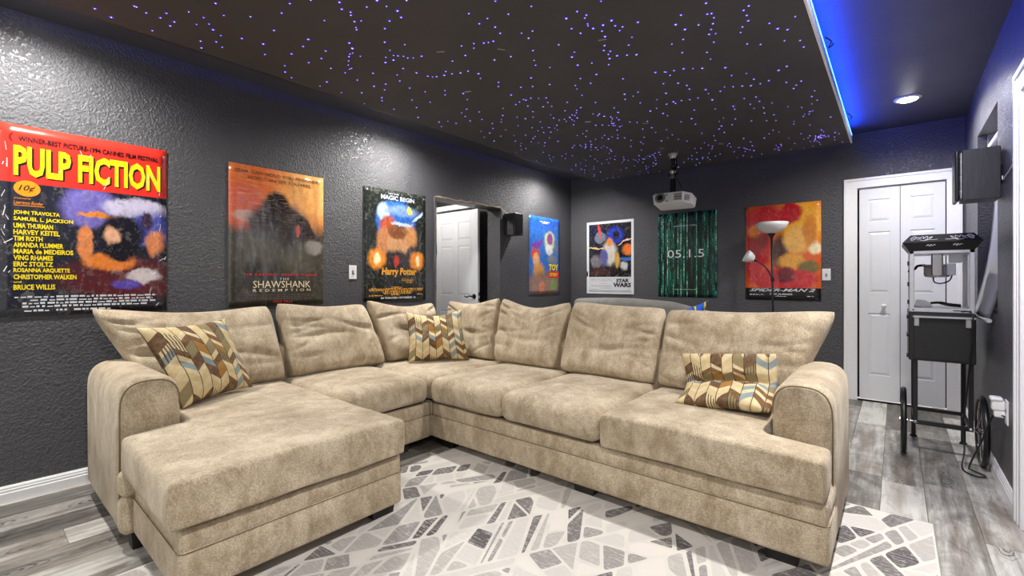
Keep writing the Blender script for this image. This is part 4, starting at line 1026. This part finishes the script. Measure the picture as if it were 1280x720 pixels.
# ------------------------------------------------------------------ projector
def projector():
    cx, cy, z0 = -1.72, 4.60, 1.905
    root = thing('ceiling_projector', (cx, cy, PZ), 'white projector hanging from the star ceiling on a black mount', 'projector')
    A = Matrix.Rotation(R(4), 3, 'Z') @ Matrix.Rotation(R(-9), 3, 'X')
    W_, D_, H_ = .37, .27, .105; bc = Vector((cx + .01, cy - .02, z0 + .06))
    def tr(bm):
        for v in bm.verts: v.co = bc + A @ v.co
        return bm
    wp = plain('projector_white', (226, 226, 224), .4, var=.02); gp = plain('projector_grey', (120, 122, 126), .5)
    pl = [(-W_ / 2 + .03, -D_ / 2), (W_ / 2 - .07, -D_ / 2), (W_ / 2, -D_ / 2 + .09), (W_ / 2, D_ / 2 - .02), (W_ / 2 - .02, D_ / 2), (-W_ / 2 + .02, D_ / 2), (-W_ / 2, D_ / 2 - .02), (-W_ / 2, -D_ / 2 + .03)]
    bm = bmesh.new(); prism(bm, [(a, b, -H_ / 2) for a, b in pl], (0, 0, 0), (0, 0, H_), .014, 3)
    for v in bm.verts:
        if v.co.z < -.01: v.co.x *= .95; v.co.y = v.co.y * .92 + .006
    body = mk('body', tr(bm), wp, root, 40)
    lx = -W_ / 2 + .085; f = -D_ / 2
    mk('lens_ring', tr(lt([(.028, -.004), (.05, -.004), (.052, .004), (.048, .012), (.03, .012)], (lx, f + .006, .002), (0, -1, 0), 28, False)), gp, body, 50)
    mk('lens', tr(lt([(.034, .002), (.034, .008), (.026, .010), (.02, .004), (.001, .003)], (lx, f + .004, .002), (0, -1, 0), 28)), M['blackpl'], body, 50)
    gl = NT('lens_glass'); gl.out(lin(20, 24, 30), .03); mk('lens_glass', tr(lt([(.019, .0055), (.012, .0085), (.001, .0095)], (lx, f + .004, .002), (0, -1, 0), 20)), gl.m, body, True)
    for i in range(5): mk('vent_slot', tr(bx((.035, f - .0012, -.032 + i * .014), (.11, f + .004, -.027 + i * .014))), gp if i % 2 else M['blackpl'], body)
    for i in range(5):
        b = bx((-.03, -.0012, -.032 + i * .013), (.03, .004, -.027 + i * .013)); q = Matrix.Rotation(math.atan2(.09, .07), 3, 'Z')
        for v in b.verts: v.co = q @ v.co + Vector((W_ / 2 - .035, -D_ / 2 + .045, 0))
        mk('vent_slot', tr(b), gp, body)
    mk('sensor', tr(bx((-.045, f - .001, .02), (-.03, f + .004, .03))), M['blackpl'], body)
    mk('name_plate', tr(bx((-.05, f - .001, -.042), (-.02, f + .004, -.034))), gp, body)
    mk('focus_lever', tr(bx((lx - .02, -.07, H_ / 2 - .002), (lx + .02, -.05, H_ / 2 + .006))), gp, body)
    # mount
    px, py = cx - .01, cy
    mk('ceiling_plate', lt([(.05, 0), (.05, -.012), (.034, -.03), (.03, -.05), (.022, -.05)], (px, py, PZ), (0, 0, 1), 20), M['steel'], root, 40)
    mk('pole', tb([(px, py, PZ - .045), (px, py, PZ - .17)], .021, 14), M['black'], root, 50)
    mk('joint', lt([(.018, 0), (.03, -.01), (.03, -.035), (.022, -.045), (.028, -.06), (.028, -.085), (.016, -.095)], (px, py, PZ - .165), (0, 0, 1), 16), M['steel'], root, 40)
    mk('knuckle', tb([(px - .045, py, PZ - .21), (px + .045, py, PZ - .21)], .014, 10), M['black'], root, 50)
    zt = bc.z + H_ / 2
    mk('neck', lt([(.024, PZ - .255 - zt), (.03, .05), (.055, .012), (.06, .004)], (px, py, zt), (0, 0, 1), 14), M['black'], root, 40)
    for dx, dy in ((-.12, -.08), (.12, -.08), (-.12, .08), (.12, .08)):
        mk('spider_leg', tb([(px, py, zt + .02), (px + dx * .6, py + dy * .6, zt + .014), (px + dx, py + dy, zt + .004)], .007, 8), M['black'], root, True)
    mk('cable', tb(catmull([(px + .02, py + .02, PZ - .03), (px + .035, py, PZ - .12), (px + .02, py - .02, PZ - .2), (px + .06, py, PZ - .3), (px + .1, py + .05, zt + .01), (px + .1, cy + .10, zt - .03)], 6), .006, 6), M['blackpl'], root, True)
projector()

# ------------------------------------------------------------------ floor lamp
def floor_lamp():
    x, y = -.96, 5.34
    root = thing('floor_lamp', (x, y, 0), 'black floor lamp with white bowl shade and a small side lamp', 'lamp')
    sh = plain('frosted_shade', (238, 238, 238), .35, var=.01)
    mk('base', lt([(.001, .022), (.03, .024), (.12, .014), (.13, .006), (.13, .0)], (x, y, 0), n=32), M['black'], root, 40)
    mk('pole', tb([(x, y, .02), (x - .012, y, .9), (x - .022, y, 1.63)], .0105, 12), M['black'], root, True)
    tx = x - .023
    mk('socket_cup', lt([(.012, 0), (.02, .02), (.035, .045), (.04, .05)], (tx, y, 1.60), n=18), M['black'], root, 40)
    mk('bowl_shade', lt([(.03, .0), (.075, .012), (.115, .04), (.142, .075), (.155, .112), (.150, .112), (.136, .078), (.108, .046), (.07, .02), (.001, .012)], (tx, y, 1.648), n=40, cap=False), sh, root, True)
    s0 = Vector((x - .012, y - .008, 1.18)); 
    pts = catmull([s0, s0 + Vector((-.02, -.012, .05)), s0 + Vector((-.055, -.03, .115)), s0 + Vector((-.10, -.05, .165)), s0 + Vector((-.14, -.06, .19))], 6)
    mk('side_arm', tb(pts, .0065, 10), M['black'], root, True)
    mk('clamp', lt([(.016, -.02), (.018, -.01), (.018, .02), (.014, .03)], (x - .015, y, 1.175), n=14), M['black'], root, 40)
    ax = Vector((-.80, -.38, .50)).normalized(); e = pts[-1]
    mk('side_socket', tb([e - ax * .01, e + ax * .035], [.010, .018], 12), M['black'], root, 50)
    mk('side_shade', lt([(.018, .025), (.038, .035), (.055, .07), (.066, .112), (.062, .112), (.05, .074), (.034, .042), (.001, .036)], e, ax, 28, False), sh, root, True)
    bl = plain('bulb', (240, 238, 228), .3, var=.01); mk('bulb', lt([(.012, .04), (.02, .06), (.022, .075), (.014, .09), (.001, .094)], e, ax, 16), bl, root, True)
floor_lamp()

# ------------------------------------------------------------------ grey couch behind, with its pillow
def grey_couch():
    g = sofa_mat('grey_upholstery', (142, 140, 134), (116, 114, 110)); root = thing('grey_couch', (-2.4, 5.1, 0), 'grey couch standing behind the sectional against the back wall', 'couch')
    x0, x1 = -3.38, -1.47
    bm = rbox((x0, 5.30, .12), (x1 - .1, 5.53, .885), .07, 22, crown=.0, amp=.004)
    for v in bm.verts:
        if v.co.z > .6: v.co.z += .055 * max(0, 1 - ((v.co.x + 2.75) / .95) ** 2) - .10 * max(0, (v.co.x + 2.1) / .6) ** 1.5
    mk('backrest', bm, g, root, True)
    mk('arm', rbox((x1 - .11, 4.62, .1), (x1, 5.50, .81), .04, 12, amp=.004), g, root, True)
    mk('arm', rbox((x0 - .06, 4.62, .1), (x0 + .10, 5.36, .62), .05, 12, amp=.004), g, root, True)
    mk('base', rbox((x0 + .02, 4.64, .1), (x1 - .06, 5.36, .30), .03, 14), g, root, True)
    m = (x0 + x1) / 2 - .02
    mk('seat_cushion', rbox((x0 + .10, 4.60, .30), (m - .004, 5.30, .46), .05, 14, .02, .005), g, root, True)
    mk('seat_cushion', rbox((m + .004, 4.60, .30), (x1 - .115, 5.30, .46), .05, 14, .02, .005), g, root, True)
    for x in (x0 + .05, x1 - .12):
        for y in (4.70, 5.42): mk('leg', lt([(.018, 0), (.026, .11)], (x, y, 0), n=10), M['foot'], root, 40)
    t = NT('blue_yellow_print'); uv = t.n('ShaderNodeUVMap').outputs[0]
    w = t.n('ShaderNodeTexWave', {'Scale': 1.1, 'Distortion': 3.0, 'Detail': 1.5}, bands_direction='DIAGONAL'); t.set(w.inputs['Vector'], uv)
    t.out(t.ramp(w.outputs['Fac'], [(0, lin(36, 98, 214)), (.34, lin(40, 112, 226)), (.36, lin(246, 214, 60)), (.62, lin(244, 206, 52)), (.64, lin(34, 46, 70)), (.8, lin(36, 100, 216))], True), .75)
    o = mk('scatter_cushion', pillow(bil((-2.02, 5.04, .53), (-1.72, 5.04, .53), (-1.56, 5.22, .955), (-1.90, 5.22, .80), 0, .06), lambda u, v: .055 * (max(0, 1 - u * u) * max(0, 1 - v * v)) ** .5, 18, 18), t.m, None, True)
    tag(o, 'blue and yellow cushion propped at the right end of the grey couch', 'cushion')
grey_couch()

# ------------------------------------------------------------------ popcorn cart and machine
def popcorn():
    X0, X1, Y0, Y1 = .065, .385, 4.06, 4.60
    cart = thing('popcorn_cart', (.225, 4.33, 0), 'black two-wheeled cart with spoked wheels carrying the popcorn machine', 'cart')
    zc0, zc1 = .635, .955
    mk('cabinet', bx((X0, Y0, zc0), (X1, Y1, zc1), .004, 1), M['black'], cart)
    mk('cabinet_panel', bx((X0 + .025, Y0 - .006, zc0 + .012), (X1 - .025, Y0, zc1 - .03), .002, 1), M['black'], cart)
    tray = mk('shelf', bx((X0 + .02, Y0 - .04, zc1 - .035), (X1 - .004, Y0 - .006, zc1 - .022), .003, 1), M['alu'], cart)
    for x in (X0 + .04, X1 - .035): mk('shelf_bracket', bx((x - .014, Y0 - .022, zc1 - .09), (x + .014, Y0 - .006, zc1 - .034), .003, 1), M['steel'], cart)
    for z in (.66, .80, .92): mk('hinge', bx((X0 - .010, Y0 + .02, z - .012), (X0, Y0 + .07, z + .012)), M['blackpl'], cart)
    q = .0125
    for x in (X0 + .035, X1 - .018):
        mk('leg', bx((x - q, Y0 + .05, .20), (x + q, Y0 + .05 + 2 * q, zc0 + .002), .002, 1), M['black'], cart)
        l = mk('leg', bx((x - q, Y1 - .05, .018), (x + q, Y1 - .05 + 2 * q, zc0 + .002), .002, 1), M['black'], cart)
        mk('foot_pad', lt([(.022, 0), (.022, .008), (.01, .02)], (x, Y1 - .0375, 0), n=12), M['blackpl'], l, 40)
    za = .215; ya = Y0 + .0625
    mk('crossbar', bx((X0 + .03, ya - .014, za - .016), (X1 - .01, ya + .014, za + .012), .002, 1), M['black'], cart)
    mk('crossbar', bx((X0 + .03, Y1 - .052, .20), (X1 - .01, Y1 - .028, .224), .002, 1), M['black'], cart)
    for x in (X0 + .035, X1 - .018): mk('side_rail', bx((x - .01, ya, za - .012), (x + .01, Y1 - .05, za + .008), .002, 1), M['black'], cart); mk('bolt', lt([(.011, 0), (.011, .004), (.005, .008)], (x, ya - .014, za), (0, -1, 0), 12), M['chrome'], cart, 40)
    mk('axle', tb([(X0 - .055, ya, za), (X1 + .05, ya, za)], .006, 10), M['chrome'], cart)
    for i, x in enumerate((X0 - .025, X1 + .032)):
        r = .205
        wh = mk('wheel', tb([(x, ya + r * math.cos(a) , za + r * math.sin(a)) for a in [2 * PI * k / 40 for k in range(40)]], .016, 10, closed=True), M['blackpl'], cart, True)
        mk('rim', tb([(x, ya + .19 * math.cos(a), za + .19 * math.sin(a)) for a in [2 * PI * k / 40 for k in range(40)]], .006, 8, closed=True), M['chrome'], wh, True)
        mk('hub', lt([(.008, -.03), (.02, -.022), (.02, .022), (.008, .03)], (x, ya, za), (1, 0, 0), 16), M['chrome'], wh, 40)
        for k in range(20):
            a = 2 * PI * k / 20; s = .016 if k % 2 else -.016
            mk('spoke', tb([(x + s, ya + .018 * math.cos(a + .3 * (1 if k % 4 < 2 else -1)), za + .018 * math.sin(a + .3 * (1 if k % 4 < 2 else -1))), (x, ya + .188 * math.cos(a), za + .188 * math.sin(a))], .0014, 4), M['chrome'], wh)
    # machine
    pm = thing('popcorn_machine', (.225, 4.33, zc1), 'popcorn machine with glass case and black canopy standing on the cart', 'popcorn machine')
    zb_, zg0, zg1 = zc1, zc1 + .012, 1.362
    x0, x1, y0, y1 = X0 + .004, X1 - .004, Y0 + .02, Y1 - .12
    mk('base_tray', bx((x0, y0, zb_), (x1, y1, zb_ + .03), .003, 1), M['alu'], pm)
    for x in (x0, x1 - .024):
        for y in (y0, y1 - .024): mk('corner_post', bx((x, y, zb_ + .028), (x + .024, y + .024, zg1), .002, 1), M['alu'], pm)
    mk('top_frame', bx((x0, y0, zg1 - .02), (x1, y1, zg1), .002, 1), M['alu'], pm)
    for x in (x0 + .02, x1 - .02): mk('screw', lt([(.005, 0), (.004, .003)], (x, y0, zb_ + .015), (0, -1, 0), 8), M['blackpl'], pm)
    mk('name_strip', bx((x1 - .10, y0 - .0012, zb_ + .012), (x1 - .035, y0 + .001, zb_ + .018)), M['blackpl'], pm)
    gl = NT('case_glass'); gl.out((1, 1, 1, 1), .02); gl.p.inputs['Transmission Weight'].default_value = 1; gl.p.inputs['IOR'].default_value = 1.05; gl.p.inputs['Specular IOR Level'].default_value = .5
    for lo, hi in (((x0 + .024, y0 + .010, zb_ + .03), (x1 - .024, y0 + .012, zg1 - .02)), ((x0 + .010, y0 + .024, zb_ + .03), (x0 + .012, y1 - .024, zg1 - .02)), ((x1 - .012, y0 + .024, zb_ + .03), (x1 - .010, y1 - .024, zg1 - .02)), ((x0 + .024, y1 - .012, zb_ + .03), (x1 - .024, y1 - .010, zg1 - .02))):
        mk('glass_pane', bx(lo, hi), gl.m, pm)
    for z in (1.02, 1.14, 1.28): mk('hinge', bx((x0 - .010, y0 + .02, z - .014), (x0, y0 + .06, z + .014)), M['blackpl'], pm)
    # canopy: six-sided section, flaring to the middle
    bm = bmesh.new(); o_ = .036
    za_, zm_, zt_ = zg1, zg1 + .055, zg1 + .105
    def rect(z, e, ef): return [bm.verts.new(p) for p in ((x0 - e, y0 - ef, z), (x1 + e, y0 - ef, z), (x1 + e, y1 + e, z), (x0 - e, y1 + e, z))]
    a, b, c = rect(za_, .002, .0), rect(zm_, o_, o_), rect(zt_, -.006, .012)
    bm.faces.new(a[::-1]); bm.faces.new(c); ring_faces(bm, a, b); ring_faces(bm, b, c)
    can = mk('canopy', bm, M['black'], pm)
    wi = plain('white_scroll_print', (228, 228, 232), .4)
    def onface(s, h):        # s 0..1 across the front, h 0..1 up the upper face
        xl, xr = (x0 - o_) * (1 - h) + (x0 + .004) * h, (x1 + o_) * (1 - h) + (x1 - .004) * h
        return Vector((xl + (xr - xl) * s, (y0 - o_) * (1 - h) + (y0 - .012) * h - .0022, zm_ + (zt_ - zm_) * h + .0012))
    def onlow(s, h):
        return Vector((x0 + (x1 - x0) * s, y0 - o_ * h - .0016, za_ + (zm_ - za_) * h))
    for sgn in (1, -1):
        m_ = lambda s: s if sgn > 0 else 1 - s
        sw = [[(.06, .5), (.08, .72), (.12, .75), (.14, .5), (.11, .28), (.08, .36), (.11, .56), (.17, .62), (.22, .44)], [(.17, .3), (.2, .6), (.235, .72), (.25, .45), (.27, .62), (.3, .7), (.31, .4), (.28, .28), (.33, .3), (.4, .26), (.45, .3)], [(.2, .32), (.24, .22), (.3, .2), (.35, .45), (.37, .66), (.33, .55)]]
        for q_ in sw: mk('scroll_ornament', tb(catmull([onface(m_(a_), b_) for a_, b_ in q_], 4), .0021, 5), wi, can)
    for s0 in (.27, .68): mk('scroll_ornament', tb(catmull([onlow(s0 + d_, h_) for d_, h_ in ((0, .55), (.03, .7), (.05, .5), (.07, .7), (.09, .55), (.12, .68), (.14, .6))], 4), .002, 5), wi, can)
    # kettle, motor, crank, scoop
    kx, ky = .215, 4.28
    mk('kettle', lt([(.03, -.05), (.062, -.045), (.068, -.03), (.068, .03), (.064, .036), (.06, .036), (.058, .0), (.001, -.0)], (kx, ky, 1.235), n=28), M['steel'], pm, 40)
    mk('kettle_lid', bx((kx - .078, ky - .05, 1.268), (kx + .078, ky + .05, 1.274), .002, 1), M['steel'], pm)
    mk('motor_housing', bx((kx - .032, ky - .075, 1.20), (kx + .028, ky - .045, 1.35), .008, 2), M['chrome'], pm)
    mk('control_box', bx((kx + .06, ky - .03, 1.285), (kx + .125, ky + .05, 1.35), .003, 1), M['alu'], pm)
    mk('power_block', bx((kx + .045, ky - .06, 1.20), (kx + .09, ky + .0, 1.278), .003, 1), M['alu'], pm)
    mk('crank_handle', tb(catmull([(kx - .06, ky - .02, 1.27), (kx - .10, ky - .05, 1.265), (kx - .115, ky - .07, 1.245), (kx - .15, ky - .08, 1.225)], 4), .008, 8), M['blackpl'], pm, True)
    mk('kettle_cord', tb(catmull([(kx - .02, ky - .03, 1.19), (kx - .015, ky - .04, 1.155), (kx + .02, ky - .045, 1.145), (kx + .06, ky - .04, 1.165), (kx + .075, ky - .03, 1.21)], 5), .0045, 6), M['blackpl'], pm, True)
    zf = zb_ + .031
    sc = thing('popcorn_scoop', (.2, 4.2, zf), 'steel popcorn scoop with black handle lying inside the popcorn machine', 'scoop')
    bm = bmesh.new()
    prof = [(-.09, .0), (-.075, .05), (-.03, .045), (.0, .02)]
    L_ = [bm.verts.new((.185 + a_, 4.17, zf + b_)) for a_, b_ in prof + [(.0, .001), (-.09, .001)][:1]]
    Rr = [bm.verts.new((.185 + a_, 4.25, zf + b_)) for a_, b_ in prof + [(.0, .001)]]
    bm.faces.new(L_); bm.faces.new(Rr[::-1]); ring_faces(bm, L_, Rr)
    mk('scoop_pan', bm, M['steel'], sc)
    mk('scoop_handle', tb(catmull([(.18, 4.21, zf + .025), (.22, 4.2, zf + .03), (.27, 4.19, zf + .018), (.325, 4.18, zf + .013)], 4), [.008] * 5 + [.011] * 8, 8), M['blackpl'], sc, True)
    # mains cord to the outlet
    pts = [(x1 - .06, y0 - .006, zb_ + .012), (x1 - .02, y0 - .085, zb_ + .0), (X1 - .02, Y0 - .065, .80), (X1 - .035, Y0 - .04, .62), (X1 - .05, Y0 - .04, .40), (X1 - .065, Y0 - .05, .26), (X1 - .06, Y0 - .09, .12), (X1 - .075, Y0 - .16, .02), (X1 - .02, Y0 - .24, .012), (X1 + .02, Y0 - .2, .012), (X1 - .03, Y0 - .13, .012), (X1 - .05, Y0 - .22, .06), (X1 - .01, Y0 - .32, .24), (XR - .05, Y0 - .40, .41), (XR - .03, Y0 - .45, .435), (XR - .008, Y0 - .46, .428)]
    cdn = mk('power_cord', tb(catmull(pts, 6), .0045, 7), M['blackpl'], None, True); tag(cdn, 'black power cord hanging from the popcorn machine to the wall outlet', 'cord')
popcorn()
